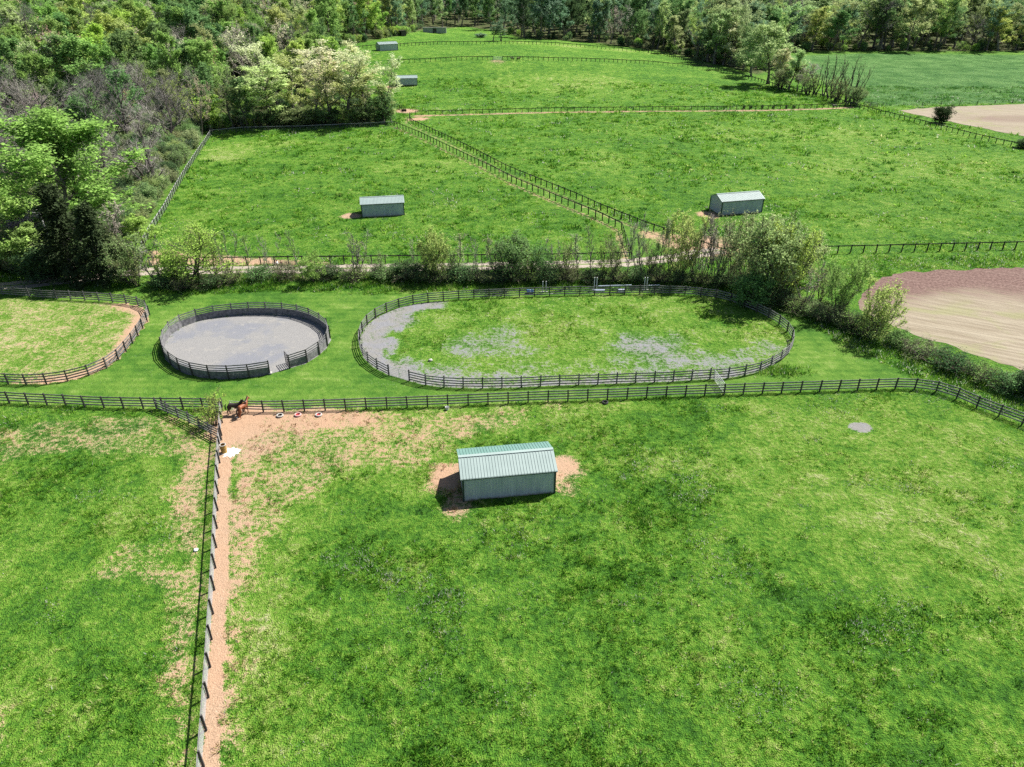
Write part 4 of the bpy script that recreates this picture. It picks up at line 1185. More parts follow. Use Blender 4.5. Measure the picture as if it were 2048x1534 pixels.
BG = 'bramble thickets along the foot of the hedgerow'
BR = [(330, 572), (372, 578), (420, 575), (462, 568), (520, 560), (575, 556), (660, 556), (712, 560), (765, 558), (815, 560), (848, 562), (890, 563), (925, 562), (962, 563), (1000, 564), (1050, 563), (1095, 563), (1140, 563), (1185, 563), (1232, 563), (1275, 563), (1318, 564), (1358, 566), (1400, 568), (1440, 572), (1480, 580), (1560, 612), (1592, 624), (1628, 634), (1662, 644), (1700, 658), (1722, 668), (1790, 690), (1840, 712), (1900, 738), (1960, 762), (2010, 780)]
ORD = 'first second third fourth fifth sixth seventh eighth ninth tenth eleventh twelfth thirteenth fourteenth fifteenth sixteenth seventeenth eighteenth nineteenth twentieth'.split()
TENS = ['', '', 'twenty', 'thirty', 'forty', 'fifty', 'sixty', 'seventy']


def ordw(i):
    """i counts from 0"""
    if i < 20: return ORD[i]
    n = i + 1
    if n % 10 == 0: return TENS[n // 10][:-1] + 'ieth'
    return TENS[n // 10] + '-' + ORD[n % 10 - 1]


nb_ = sum(1 for b in BR if b[1] < 600)
for i, (px, py) in enumerate(BR):
    P = G(px, py); where = 'low bramble thicket at the hedgerow foot, %s from its left end' % ordw(i) if i < 26 else 'bramble thicket on the diagonal bank, %s from its upper left end' % ordw(i - 26)
    tree('bramble', where, 'bramble', 'bramble%d' % (i % 2), (P.x, P.y), 2.0 + 1.2 * RNG.random() * (1 if px < 1750 else .4), ['mid green', 'olive', 'dark green', 'fresh green'][i % 4], BG, 1.05 + .45 * RNG.random())

# trees placed one by one
HT = [
    ('great0', 158, 490, 226, 'fresh green', 262, 'great bright green tree towering over the dark evergreens at left'),
    ('great0', -14, 552, 296, 'yellow-green', 190, 'yellow-green tree cut by the left edge above the gravel lane'),
    ('broad2', 60, 552, 452, 'fresh green', 100, 'small bright tree low at the left edge behind the gravel lane'),
    ('conifer0', 152, 560, 372, 'evergreen', 112, 'dark brown-green evergreen below the great bright tree, right of the utility pole'),
    ('conifer0', 212, 566, 408, 'evergreen', 100, 'dark evergreen directly above the end of the pale lane at left'),
    ('leafbush2', 262, 566, 480, 'olive', 80, 'dark bushy thicket between the evergreens and the lane corner'),
    ('densebush0', 96, 556, 492, 'dark green', 96, 'dark thicket at the base of the utility pole'),
    ('budding0', 246, 500, 398, 'grey bare', 74, 'small pale-barked bare tree right of the dark evergreens'),
    ('broad1', 292, 500, 428, 'lime green', 70, 'small bright green tree beside the lower end of the grey paddock fence'),
    ('densebush1', 66, 500, 428, 'purple', 52, 'purple-flowering small tree left of the utility pole'),
    ('fan0', 300, 388, 214, 'grey bare', 175, 'big dark bare tree with forking limbs beside the grey paddock fence'),
    ('bare1', 216, 350, 142, 'grey bare', 150, 'tall grey bare tree behind the great bright green tree'),
    ('bare2', 120, 330, 150, 'grey bare', 140, 'broad grey bare tree above the great bright green tree'),
    ('bare0', 20, 330, 150, 'russet budding', 140, 'bare brownish tree at the left edge above the yellow-green tree'),
    ('bare1', 345, 300, 148, 'grey bare', 120, 'bare tree above the bend of the grey paddock fence'),
    ('bare2', 262, 300, 128, 'grey bare', 120, 'bare tree high in the left wood behind the big forking one'),
    ('budding1', 392, 268, 150, 'lime green', 70, 'thinly leafed tree over the upper corner of the grey paddock fence'),
    ('tall0', 422, 262, 190, 'lime green', 52, 'small bright lime tree behind the upper corner of the grey fence'),
    ('budding0', 466, 256, 126, 'olive', 66, 'thin olive tree left of the pale clump, behind the grey fence'),
    ('tall1', 497, 256, 155, 'mid green', 60, 'narrow green tree at the left end of the pale clump'),
    ('vase0', 540, 252, 112, 'pale yellow', 119, 'wide yellowish tree, first big one from the left in the pale clump'),
    ('budding1', 512, 256, 180, 'pale green', 46, 'little sapling in front of the narrow green tree'),
    ('vase2', 588, 250, 112, 'pale yellow', 109, 'yellow-cream tree in the left middle of the pale clump'),
    ('vase1', 634, 248, 120, 'pale yellow', 109, 'yellow-olive tree in the centre of the pale clump'),
    ('budding0', 668, 248, 108, 'cream', 91, 'dark-limbed thin tree in the centre of the pale clump'),
    ('vase0', 698, 248, 112, 'pale yellow', 104, 'yellow-olive tree right of centre in the pale clump'),
    ('vase2', 738, 246, 98, 'cream', 109, 'tall cream tree with pale trunk, second from the right in the pale clump'),
    ('vase1', 766, 244, 112, 'cream', 83, 'cream tree at the right end of the pale clump, in front of the half-hidden shed'),
    ('tall2', 783, 246, 168, 'pale yellow', 42, 'small yellow-green tree at the right foot of the pale clump'),
    ('vase2', 560, 222, 84, 'cream', 109, 'white-cream blossoming tree behind the left of the pale clump'),
    ('vase0', 640, 218, 78, 'cream', 109, 'cream blossoming tree rising behind the middle of the pale clump'),
    ('vase1', 700, 208, 86, 'cream', 96, 'cream tree behind the right of the pale clump'),
    ('tall1', 1462, 132, 46, 'cream', 58, 'cream-yellow tree at the left of the right hedgerow'),
    ('broad1', 1535, 168, 46, 'pale green', 96, 'large pale tree, biggest in the right hedgerow'),
    ('broad2', 1502, 152, 62, 'olive', 66, 'olive tree behind the left of the biggest right hedgerow tree'),
    ('tall0', 1430, 126, 58, 'mid green', 50, 'green tree left of the cream-yellow one in the right hedgerow'),
    ('tall2', 1576, 178, 98, 'pale green', 44, 'slim light tree at the right of the biggest right hedgerow tree'),
    ('budding1', 1604, 184, 122, 'grey bare', 46, 'twiggy tree between the slim light one and the dead trees'),
    ('slim1', 1626, 188, 128, 'yellow-green', 26, 'little yellow tree among the dead trees of the right hedgerow'),
    ('budding0', 1392, 116, 30, 'bluish green', 60, 'loose bluish tree left of the right hedgerow, by the boundary fence'),
    ('tall1', 1556, 172, 96, 'cream', 46, 'cream tree low at the front of the biggest right hedgerow tree'),
    ('broad0', 1486, 142, 96, 'pale green', 50, 'short pale tree under the olive tree of the right hedgerow'),
    ('vase2', 1412, 120, 52, 'pale green', 56, 'pale tree at the far left start of the right hedgerow'),
    ('tall1', 1446, 130, 88, 'mid green', 44, 'short green tree before the cream-yellow one in the right hedgerow'),
    ('broad2', 1594, 181, 128, 'olive', 44, 'small olive tree among the twiggy trees of the right hedgerow'),
    ('vase1', 986, 82, 38, 'bluish green', 36, 'thin lone tree on the hilltop, left of a pair'),
    ('vase0', 1002, 82, 44, 'bluish green', 34, 'thin lone tree on the hilltop, right of a pair'),
]
for (pr, px, py, top, ti, w, lab) in HT:
    hand('tree', lab, 'tree', pr, px, py, top, ti, w)
for i, (px, py, top, w) in enumerate([(1628, 189, 122, 34), (1646, 192, 108, 40), (1660, 197, 102, 44), (1676, 200, 106, 44), (1692, 205, 112, 44), (1708, 208, 112, 44)]):
    hand('dead_tree', 'dead grey tree with bare upright limbs, %s from the left in the right hedgerow' % ORD[i], 'tree', 'dead%d' % (i % 2), px, py, top, 'grey bare', w, 'dead trees of the right hedgerow')
for (pr, px, py, top, ti, w, lab) in [
    ('leafbush1', 768, 246, 186, 'mid green', 56, 'leafy bush at the right foot of the pale clump'),
    ('leafbush2', 722, 248, 212, 'mid green', 66, 'green bush under the tall cream tree'),
    ('leafbush0', 655, 250, 212, 'mid green', 74, 'green bush under the middle of the pale clump'),
    ('densebush1', 596, 252, 216, 'olive', 74, 'olive bush under the yellow-cream tree of the pale clump'),
    ('leafbush2', 545, 254, 218, 'mid green', 56, 'green bush under the first wide tree of the pale clump'),
    ('leafbush0', 695, 249, 226, 'lime green', 50, 'low light green bush in front of the pale clump'),
    ('leafbush1', 1710, 211, 172, 'olive', 40, 'brownish bush at the right end of the right hedgerow'),
    ('airy0', 1672, 203, 152, 'olive', 60, 'low bush under the dead trees of the right hedgerow'),
    ('airy1', 1615, 189, 140, 'olive', 60, 'low bush right of the slim light tree in the right hedgerow'),
    ('leafbush0', 1560, 178, 136, 'olive', 60, 'low bush at the foot of the biggest right hedgerow tree'),
    ('densebush1', 1881, 246, 209, 'evergreen', 36, 'round dark cedar standing alone at the edge of the straw field'),
    ('densebush0', 2046, 296, 278, 'dark green', 30, 'dark bush beside the boundary fence at the right edge'),
    ('densebush1', 962, 75, 66, 'bluish green', 22, 'small round bush alone on the hilltop grass'),
]:
    hand('cedar' if 'cedar' in lab else 'bush', lab, 'tree' if 'cedar' in lab else 'bush', pr, px, py, top, ti, w)
for i, px in enumerate((1488, 1502, 1524, 1546, 1572, 1588)):
    P = G(px, 217.5)
    tree('weed_clump', 'dark weed clump growing against the middle cross fence, %s from the left' % ORD[i], 'weeds', 'bramble0', (P.x, P.y), 1.1 + .4 * RNG.random(), 'dark green', 'weed clumps under the middle cross fence', .32)


# ------------------------------------------------------------------ the woods
def wood_trees():
    pts = []
    y = 105.0
    while y < 900:
        sp = 8.4 + max(0, y - 230) * .0125; xm = .82 * (y + 40)
        for x in np.arange(-xm, xm, sp): pts.append((x + RNG.normal(0, sp * .26), y + RNG.normal(0, sp * .26)))
        y += sp
    P = np.array(pts); k = sd(P[:, 0], P[:, 1], WOOD) < -.5; P = P[k]
    px, py, zc = proj(P[:, 0], P[:, 1], terr(P[:, 0], P[:, 1])); k = (px > -260) & (px < 2310) & (py > -40) & (zc > 0); P = P[k]; px = px[k]; py = py[k]
    Hh = np.array(HAND); keep = []
    for i in range(len(P)):
        d = np.hypot(Hh[:, 0] - P[i, 0], Hh[:, 1] - P[i, 1]).min()
        if 425 < px[i] < 800 and 195 < py[i] < 264: continue
        if 215 < px[i] < 400 and 300 < py[i] < 480: continue
        if px[i] < 430 and py[i] > 225 and RNG.random() < .35: continue
        if d > (4.5 if px[i] < 900 else 3.0): keep.append(i)
    P = P[keep]; px = px[keep]; py = py[keep]
    out = []
    patch = fbm(P[:, 0], P[:, 1], .014, 91, 3)
    for i in range(len(P)):
        x, y = P[i]; r = RNG.random(); q = patch[i]
        if px[i] < 420 and py[i] > 225: reg = 0
        elif px[i] < 780 and y < 560: reg = 1
        elif px[i] < 1320: reg = 2
        else: reg = 3
        if reg == 0: tab = [('grey bare', .50), ('olive', .12), ('fresh green', .16), ('russet budding', .08), ('mid green', .14)]
        elif reg == 1: tab = [('fresh green', .34), ('mid green', .22), ('yellow-green', .09), ('grey bare', .12 + .2 * (q > .56)), ('russet budding', .04), ('cream', .04), ('pale green', .10), ('lime green', .09)]
        elif reg == 2: tab = [('bluish green', .42), ('mid green', .26), ('dark green', .10), ('grey bare', .10), ('pale green', .12)]
        else: tab = [('mid green', .22), ('bluish green', .16), ('pale green', .26), ('yellow-green', .09), ('olive', .10), ('grey bare', .11), ('fresh green', .06)]
        s = r * sum(w for _, w in tab); ti = tab[-1][0]
        for nme, w in tab:
            s -= w
            if s < 0: ti = nme; break
        rr = RNG.random()
        if ti == 'grey bare': pr = 'bare%d' % RNG.integers(3) if rr < .75 else 'budding%d' % RNG.integers(2)
        elif ti in ('russet budding', 'cream'): pr = 'vase%d' % RNG.integers(3) if rr < .6 else 'budding%d' % RNG.integers(2)
        elif reg == 3: pr = 'vase%d' % RNG.integers(3) if rr < .45 else ('tall%d' % RNG.integers(3) if rr < .8 else 'broad%d' % RNG.integers(3))
        elif reg == 2: pr = 'tall%d' % RNG.integers(3) if rr < .65 else 'broad%d' % RNG.integers(3)
        else: pr = 'broad%d' % RNG.integers(3) if rr < .62 else ('tall%d' % RNG.integers(3) if rr < .85 else 'vase%d' % RNG.integers(3))
        H = {0: 16, 1: 20.5, 2: 23, 3: 25}[reg] * (.74 + .5 * RNG.random())
        out.append(dict(x=x, y=y, z=tz(x, y), H=H, pr=pr, ti=ti, reg=reg, px=px[i], py=py[i], rot=RNG.random() * 6.28, w=H / PR[pr]['H'] * ({0: 1.0, 1: 1.15, 2: 1.1, 3: 1.35}[reg] + .4 * RNG.random())))
    return out


def visible_counts(ts):
    buf = np.full((384, 512), -1, int)
    order = sorted(range(len(ts)), key=lambda i: -ts[i]['y'])
    for i in order:
        t = ts[i]; a = proj(t['x'], t['y'], t['z'] + t['H'] * .25); b = proj(t['x'], t['y'], t['z'] + t['H'])
        cx = a[0] / 4; y0, y1 = b[1] / 4, a[1] / 4; r = PR[t['pr']]['R'] * t['w'] * F / a[2] / 4 * .85
        j0, j1 = int(max(0, y0)), int(min(383, y1)); i0, i1 = int(max(0, cx - r)), int(min(511, cx + r))
        if j1 < j0 or i1 < i0: continue
        yy, xx = np.mgrid[j0:j1 + 1, i0:i1 + 1]
        mk = ((xx - cx) / max(r, .6)) ** 2 + ((yy - (y0 + y1) / 2) / max((y1 - y0) / 2, .6)) ** 2 < 1
        buf[j0:j1 + 1, i0:i1 + 1][mk] = i
    c = np.bincount(buf[buf >= 0].ravel(), minlength=len(ts)); return c


wt = wood_trees(); vis = visible_counts(wt)
rank = sorted(range(len(wt)), key=lambda i: -vis[i]); NI = 232
indiv = [wt[i] for i in rank[:NI] if vis[i] > 0]; rest = [wt[i] for i in rank[NI:]]
REG = {0: 'in the bare wood at left', 1: 'on the wooded left hillside', 2: 'behind the hilltop pasture', 3: 'behind the right-hand fields'}
PW = {'grey bare': 'grey leafless', 'cream': 'cream blossoming', 'yellow-green': 'bright yellow-green', 'russet budding': 'russet budding'}
groups = {}
for t in indiv:
    big = 'tall' if t['H'] > {0: 15.5, 1: 20, 2: 22, 3: 24}[t['reg']] else 'shorter'
    groups.setdefault((t['reg'], t['ti'], big), []).append(t)
for (rg, ti, big), L in groups.items():
    L.sort(key=lambda t: proj(t['x'], t['y'], t['z'] + t['H'])[0])
    for i, t in enumerate(L):
        nm = PW.get(ti, ti)
        lab = ('%s %s tree %s' % (big, nm, REG[rg])) + ('' if len(L) == 1 else ', %s from the left' % ordw(i))
        tree('woodland_tree', lab, 'tree', t['pr'], (t['x'], t['y']), t['H'], ti, 'woodland trees ' + REG[rg], t['w'], t['rot'])

def scatter_object(name, items, stock, label, cat):
    """many plants as one object: points that instance the stock meshes"""
    pc = bpy.data.collections.new(name + '_stock'); idx = {}
    for i, k in enumerate(stock):
        c = PR[k]['crown']; t = PR[k]['trunk']; idx[k] = i
        nv = len(c.vertices); co = np.empty(nv * 3, np.float32); c.vertices.foreach_get('co', co)
        co2 = np.empty(len(t.vertices) * 3, np.float32); t.vertices.foreach_get('co', co2)
        fs = [tuple(p.vertices) for p in c.polygons] + [tuple(v + nv for v in p.vertices) for p in t.polygons]
        me = bpy.data.meshes.new(name + '_plant'); me.from_pydata(np.concatenate([co, co2]).reshape(-1, 3).tolist(), [], fs)
        me.materials.append(M['leaf']); me.materials.append(M['twig'])
        mi = np.zeros(len(c.polygons), np.int32); c.polygons.foreach_get('material_index', mi); me.polygons.foreach_set('material_index', np.concatenate([mi, np.ones(len(t.polygons), np.int32)]))
        lv = np.zeros(len(c.polygons), np.float32); c.attributes['lv'].data.foreach_get('value', lv); me.attributes.new('lv', 'FLOAT', 'FACE').data.foreach_set('value', np.concatenate([lv, np.full(len(t.polygons), .5, np.float32)])); me.update()
        pc.objects.link(bpy.data.objects.new(name + '_plant_%02d' % i, me))
    me = bpy.data.meshes.new(name); me.vertices.add(len(items))
    me.vertices.foreach_set('co', np.array([(t['x'], t['y'], t['z']) for t in items], np.float32).ravel())
    me.attributes.new('idx', 'INT', 'POINT').data.foreach_set('value', np.array([idx[t['pr']] for t in items], np.int32))
    me.attributes.new('rot', 'FLOAT_VECTOR', 'POINT').data.foreach_set('vector', np.array([(0, 0, t['rot']) for t in items], np.float32).ravel())
    me.attributes.new('scl', 'FLOAT_VECTOR', 'POINT').data.foreach_set('vector', np.array([(t['w'], t['w'], t['H'] / PR[t['pr']]['H']) for t in items], np.float32).ravel())
    me.attributes.new('tint', 'FLOAT_COLOR', 'POINT').data.foreach_set('color', np.array([(*(np.array(TINT[t['ti']]) * 1.75 * (1 + (RNG.random(3) - .5) * .2)), 1) for t in items], np.float32).ravel())
    me.update(); wo = link(name, me); tag(wo, label, cat, kind='stuff')
    ng = bpy.data.node_groups.new(name + '_scatter', 'GeometryNodeTree')
    ng.interface.new_socket('Geometry', in_out='INPUT', socket_type='NodeSocketGeometry'); ng.interface.new_socket('Geometry', in_out='OUTPUT', socket_type='NodeSocketGeometry')
    gi_ = ng.nodes.new('NodeGroupInput'); go_ = ng.nodes.new('NodeGroupOutput'); iop = ng.nodes.new('GeometryNodeInstanceOnPoints'); ci = ng.nodes.new('GeometryNodeCollectionInfo')
    ci.inputs[0].default_value = pc; ci.inputs['Separate Children'].default_value = True; ci.inputs['Reset Children'].default_value = True

    def named(n_, typ):
        a = ng.nodes.new('GeometryNodeInputNamedAttribute'); a.data_type = typ; a.inputs[0].default_value = n_; return [q for q in a.outputs if q.enabled and q.name == 'Attribute'][0]
    ng.links.new(gi_.outputs[0], iop.inputs['Points']); ng.links.new(ci.outputs[0], iop.inputs['Instance']); iop.inputs['Pick Instance'].default_value = True
    ng.links.new(named('idx', 'INT'), iop.inputs['Instance Index']); ng.links.new(named('rot', 'FLOAT_VECTOR'), iop.inputs['Rotation']); ng.links.new(named('scl', 'FLOAT_VECTOR'), iop.inputs['Scale'])
    ng.links.new(iop.outputs[0], go_.inputs[0])
    wo.modifiers.new('scatter', 'NODES').node_group = ng
    return wo


STOCK = ['bare0', 'bare1', 'broad0', 'broad1', 'broad2', 'budding0', 'tall0', 'tall1', 'tall2', 'vase0', 'vase1', 'vase2']
for t in rest:
    if t['pr'] not in STOCK: t['pr'] = {'bare2': 'bare0', 'budding1': 'budding0'}.get(t['pr'], 'broad0')
scatter_object('woodland', rest, STOCK, 'mass of further woodland trees filling the hillside behind the nearer ones', 'woodland')
un = []
for _ in range(30000):
    y_ = 100 + 420 * RNG.random() ** 1.3; x_ = (RNG.random() * 2 - 1) * .8 * (y_ + 30); un.append((x_, y_))
un = np.array(un); dd = sd(un[:, 0], un[:, 1], WOOD); kk = (dd < -.3) & (RNG.random(len(un)) < np.where(dd > -9, .75, .28))
items = []
for x_, y_ in un[kk]:
    qx, qy, _ = proj(x_, y_, tz(x_, y_)); dull = qx < 430 and qy > 225
    if qx > 900 and RNG.random() < .55: continue
    pr = ['leafbush0', 'leafbush1', 'densebush0', 'bramble0'][RNG.integers(4)]; H = (1.2 if pr == 'bramble0' else 2.4) + 2.8 * RNG.random()
    items.append(dict(x=x_, y=y_, z=tz(x_, y_), H=H, pr=pr, ti=(['olive', 'sage', 'dark green', 'mid green', 'olive'] if dull else ['fresh green', 'mid green', 'olive', 'dark green', 'lime green'])[RNG.integers(5)], rot=RNG.random() * 6.28, w=H / PR[pr]['H'] * (1 + .5 * RNG.random())))
scatter_object('undergrowth', items, ['leafbush0', 'leafbush1', 'densebush0', 'bramble0'], 'green undergrowth of shrubs on the woodland floor', 'undergrowth')
print('wood trees', len(wt), 'individual', len(indiv), 'rest', len(rest))


# ------------------------------------------------------------------ skinned bodies
def skin(name, V, E, Rd, mat, parent=None, sub=1, root=0, extra=None):
    me = bpy.data.meshes.new(name); me.from_pydata(V, E, []); o = bpy.data.objects.new(name, me); COL.objects.link(o)
    o.modifiers.new('skin', 'SKIN').use_smooth_shade = True
    sv = me.skin_vertices[0].data
    for i, r in enumerate(Rd): sv[i].radius = (r, r) if not isinstance(r, tuple) else r; sv[i].use_root = (i == root)
    if sub: o.modifiers.new('sub', 'SUBSURF').levels = sub; o.modifiers['sub'].render_levels = sub
    dg = bpy.context.evaluated_depsgraph_get(); dg.update(); m2 = bpy.data.meshes.new_from_object(o.evaluated_get(dg)); bpy.data.objects.remove(o)
    if extra: 
        vs = [tuple(v.co) for v in m2.vertices]; fs = [tuple(p.vertices) for p in m2.polygons]; b = len(vs)
        m2 = bpy.data.meshes.new(name); m2.from_pydata(vs + extra.v, [], fs + [tuple(i + b for i in f) for f in extra.f]); m2.polygons.foreach_set('use_smooth', [True] * len(m2.polygons)); m2.update()
    m2.materials.clear(); m2.materials.append(mat); m2.name = name
    return link(name, m2, parent)


def horse(label, loc, rz, coat, dark, graze=0.0, turn=0.0, group=None, scale=1.0):
    root = empty('horse', loc, rz); tag(root, label, 'horse', group); root.scale = (scale,) * 3
    V = [(-.62, 0, 1.26), (-.25, 0, 1.23), (.12, 0, 1.19), (.46, 0, 1.22)]; Rd = [.26, .285, .30, .26]; E = [(0, 1), (1, 2), (2, 3)]
    g = graze
    nk = [(.70, 0, 1.42 - .22 * g), (.93, .10 * turn, 1.68 - .80 * g), (1.10, .22 * turn, 1.93 - 1.30 * g), (1.27, .36 * turn, 1.78 - 1.36 * g), (1.44 - .10 * g, .50 * turn, 1.56 - 1.42 * g)]
    nr = [.19, .135, .105, .10, .062]
    b = 3
    for p, r in zip(nk, nr): V.append(p); Rd.append(r); E.append((b, len(V) - 1)); b = len(V) - 1
    for s in (-1, 1):
        sh = .07 * s
        b = 0
        for p, r in (((-.66, .15 * s, 1.02), .185), ((-.50 + sh, .17 * s, .82), .115), ((-.76 + sh, .16 * s, .50), .062), ((-.72 + sh, .16 * s, .14), .043), ((-.66 + sh, .16 * s, .03), .055)):
            V.append(p); Rd.append(r); E.append((b, len(V) - 1)); b = len(V) - 1
        b = 3
        for p, r in (((.50, .15 * s, 1.00), .15), ((.44 - sh, .16 * s, .80), .088), ((.47 - sh, .155 * s, .47), .055), ((.45 - sh, .155 * s, .14), .041), ((.50 - sh, .155 * s, .03), .052)):
            V.append(p); Rd.append(r); E.append((b, len(V) - 1)); b = len(V) - 1
    ear = MB(); h = Vector(nk[2])
    for s in (-1, 1): ear.tube([h + Vector((-.02, .05 * s, .05)), h + Vector((0, .07 * s, .16)), h + Vector((.01, .07 * s, .24))], [.035, .03, .005], 6)
    skin('body', V, E, Rd, coat, root, 1, 1, ear)
    m = MB(); pts = [Vector((.42, 0, 1.47))] + [Vector(p) + Vector((-.10, 0, .10)) for p in nk[:3]] + [Vector(nk[2]) + Vector((.10, 0, .06))]
    m.tube(pts, [.05, .075, .075, .06, .03], 6); m.build('mane', dark, root, smooth=True)
    m = MB(); m.tube([(-.84, 0, 1.40), (-.98, 0, 1.22), (-1.02, .02, .86), (-.98, .03, .48)], [.045, .06, .085, .02], 7); m.build('tail', dark, root, smooth=True)
    return root


HC = {k: simple('coat_' + k, a, b, 3, .55, .35) for k, a, b in (('bay', (.15, .045, .018), (.25, .085, .035)), ('dark', (.012, .009, .008), (.03, .02, .016)), ('brown', (.05, .022, .012), (.09, .045, .025)))}
HC['black'] = simple('dark_mane', (.008, .007, .007), (.02, .018, .017), 5, .6, .3)
P = G(484, 835)
horse('chestnut horse seen from behind in the fence corner, in front of a darker one', (P.x + .1, P.y + .5, 0), R(70), HC['bay'], HC['black'], .12, .2, 'horses in the near fence corner')
P = G(470, 831.5)
horse('dark horse standing sideways behind the chestnut one in the fence corner', (P.x, P.y + .3, 0), R(4), HC['dark'], HC['black'], .1, 0, 'horses in the near fence corner')
P = G(1027, 122)
horse('dark horse at left of the pair by the gap in the hill fence', (P.x - .6, P.y + .5, tz(P.x, P.y + .5)), R(176), HC['dark'], HC['black'], .15, 0, 'horses by the hill fence gap')
P = G(1037, 122)
horse('brown horse at right of the pair by the gap in the hill fence', (P.x, P.y + .2, tz(P.x, P.y + .2)), R(8), HC['brown'], HC['black'], .1, 0, 'horses by the hill fence gap')
P = G(1666, 217.2)
horse('lone dark horse at the right end of the middle cross fence', (P.x, P.y - 1.0, 0), R(170), HC['dark'], HC['black'], .25, 0)


def person(label, loc, rz, top, bottom, hair, skinm, H=1.72, stride=.12, arms=.15, group=None, bend=0.0):
    root = empty('person', loc, rz); tag(root, label, 'person', group); k = H / 1.72; root.scale = (k, k, k)
    # x is forward
    spine = [(0, 0, .95), (.01, 0, 1.15), (.02, 0, 1.36), (.01, 0, 1.47), (.025, 0, 1.60), (.03, 0, 1.66)]; sr = [.125, .12, .135, .055, .088, .075]
    V = list(spine); Rd = list(sr); E = [(i, i + 1) for i in range(5)]; arm = {}; leg = {}
    for s in (-1, 1):
        b = 2; arm[s] = []
        for p, r in (((.0, .17 * s, 1.39), .058), ((-.02 + arms * s, .225 * s, 1.13), .043), ((.05 + arms * 1.6 * s, .23 * s, .90), .031), ((.065 + arms * 1.8 * s, .225 * s, .82), .032)):
            V.append(p); Rd.append(r); E.append((b, len(V) - 1)); b = len(V) - 1; arm[s].append(p)
        b = 0; leg[s] = []
        for p, r in (((0, .09 * s, .86), .092), ((.03 - stride * s * .6, .095 * s, .49), .062), ((-.01 - stride * s, .10 * s, .09), .042), ((.14 - stride * s, .105 * s, .04), .036)):
            V.append(p); Rd.append(r); E.append((b, len(V) - 1)); b = len(V) - 1; leg[s].append(p)
    ex = MB()
    for s in (-1, 1):
        w = Vector(arm[s][3]); d = (w - Vector(arm[s][2])).normalized()
        for f, (off, L) in enumerate(((-.03, .075), (-.01, .085), (.01, .08), (.028, .06))):
            a = w + d * .02 + Vector((off, 0, 0)); ex.tube([a, a + d * L * .5, a + d * L + Vector((.01, -.02 * s, 0))], [.010, .009, .006], 5)
        a = w + Vector((.03, 0, .01)); ex.tube([a, a + Vector((.025, -.01 * s, -.03)), a + Vector((.03, -.015 * s, -.06))], [.012, .010, .007], 5)
        ex.tube([Vector((.03, .085 * s, 1.62)), Vector((.03, .095 * s, 1.64)), Vector((.028, .09 * s, 1.67))], [.014, .02, .01], 5)
    ex.tube([(.105, 0, 1.655), (.13, 0, 1.625), (.112, 0, 1.61)], [.010, .018, .012], 5)
    ex.tube([(.098, -.025, 1.578), (.108, 0, 1.576), (.098, .025, 1.578)], [.006, .009, .006], 5)
    for s in (-1, 1): ex.tube([(.09, .032 * s, 1.655), (.112, .032 * s, 1.655)], [.014, .008], 6)
    skin('body', V, E, Rd, skinm, root, 1, 0, ex)
    V = [(0, 0, .90), (.01, 0, 1.15), (.02, 0, 1.36), (.012, 0, 1.44)]; Rd = [.148, .140, .152, .075]; E = [(0, 1), (1, 2), (2, 3)]
    for s in (-1, 1):
        b = 2
        for p, r in zip(arm[s][:3], (.076, .060, .044)): V.append(p); Rd.append(r); E.append((b, len(V) - 1)); b = len(V) - 1
    skin('shirt', V, E, Rd, top, root, 1, 0)
    V = [(0, 0, .95)]; Rd = [.142]; E = []
    for s in (-1, 1):
        b = 0
        for p, r in zip(leg[s][:3], (.112, .080, .062)): V.append(p); Rd.append(r); E.append((b, len(V) - 1)); b = len(V) - 1
    skin('trousers', V, E, Rd, bottom, root, 1, 0)
    for s in (-1, 1):
        a = Vector(leg[s][2]); m = MB(); m.tube([a + Vector((-.05, 0, -.045)), a + Vector((.06, 0, -.045)), a + Vector((.19, 0, -.055))], [.045, .05, .033], 8); m.build('shoe', M['rubber'], root, smooth=True)
    m = MB(); m.lathe([(.001, .115), (.05, .105), (.088, .06), (.096, .01), (.09, -.06), (.06, -.09)], (.012, 0, 1.655), 14); m.build('hair', hair, root, smooth=True)
    return root


SK = simple('skin', (.42, .24, .17), (.50, .30, .22), 6, .6, .3)
CW = simple('white_cloth', (.66, .66, .68), (.76, .76, .78), 6, .9, .1); CB = simple('black_cloth', (.015, .014, .018), (.03, .028, .033), 6, .9, .1)
CD = simple('denim', (.03, .04, .075), (.06, .075, .13), 6, .9, .1); CL = simple('pale_blue_cloth', (.42, .48, .62), (.52, .58, .70), 6, .9, .1); CBR = simple('brown_cloth', (.07, .03, .03), (.12, .05, .05), 6, .9, .1)
HR = simple('brown_hair', (.05, .03, .018), (.10, .06, .035), 6, .7, .3); HB = simple('fair_hair', (.35, .26, .16), (.45, .34, .2), 6, .7, .3)
P = G(556, 539); person('person in white top and dark trousers walking on the lane, left of a pair', (P.x, P.y, .02), R(-20), CW, CB, HR, SK, 1.66, .12, .12, 'pair of walkers on the gravel lane')
P = G(564, 540); person('person in dark clothes walking on the gravel lane, right of a pair', (P.x, P.y, .02), R(-35), CBR, CB, HR, SK, 1.70, .16, .15, 'pair of walkers on the gravel lane')
P = G(593.5, 532); person('person in a pale shirt and dark jeans standing alone by the lane fence', (P.x, P.y, 0), R(200), CL, CD, HB, SK, 1.84, .10, .10)


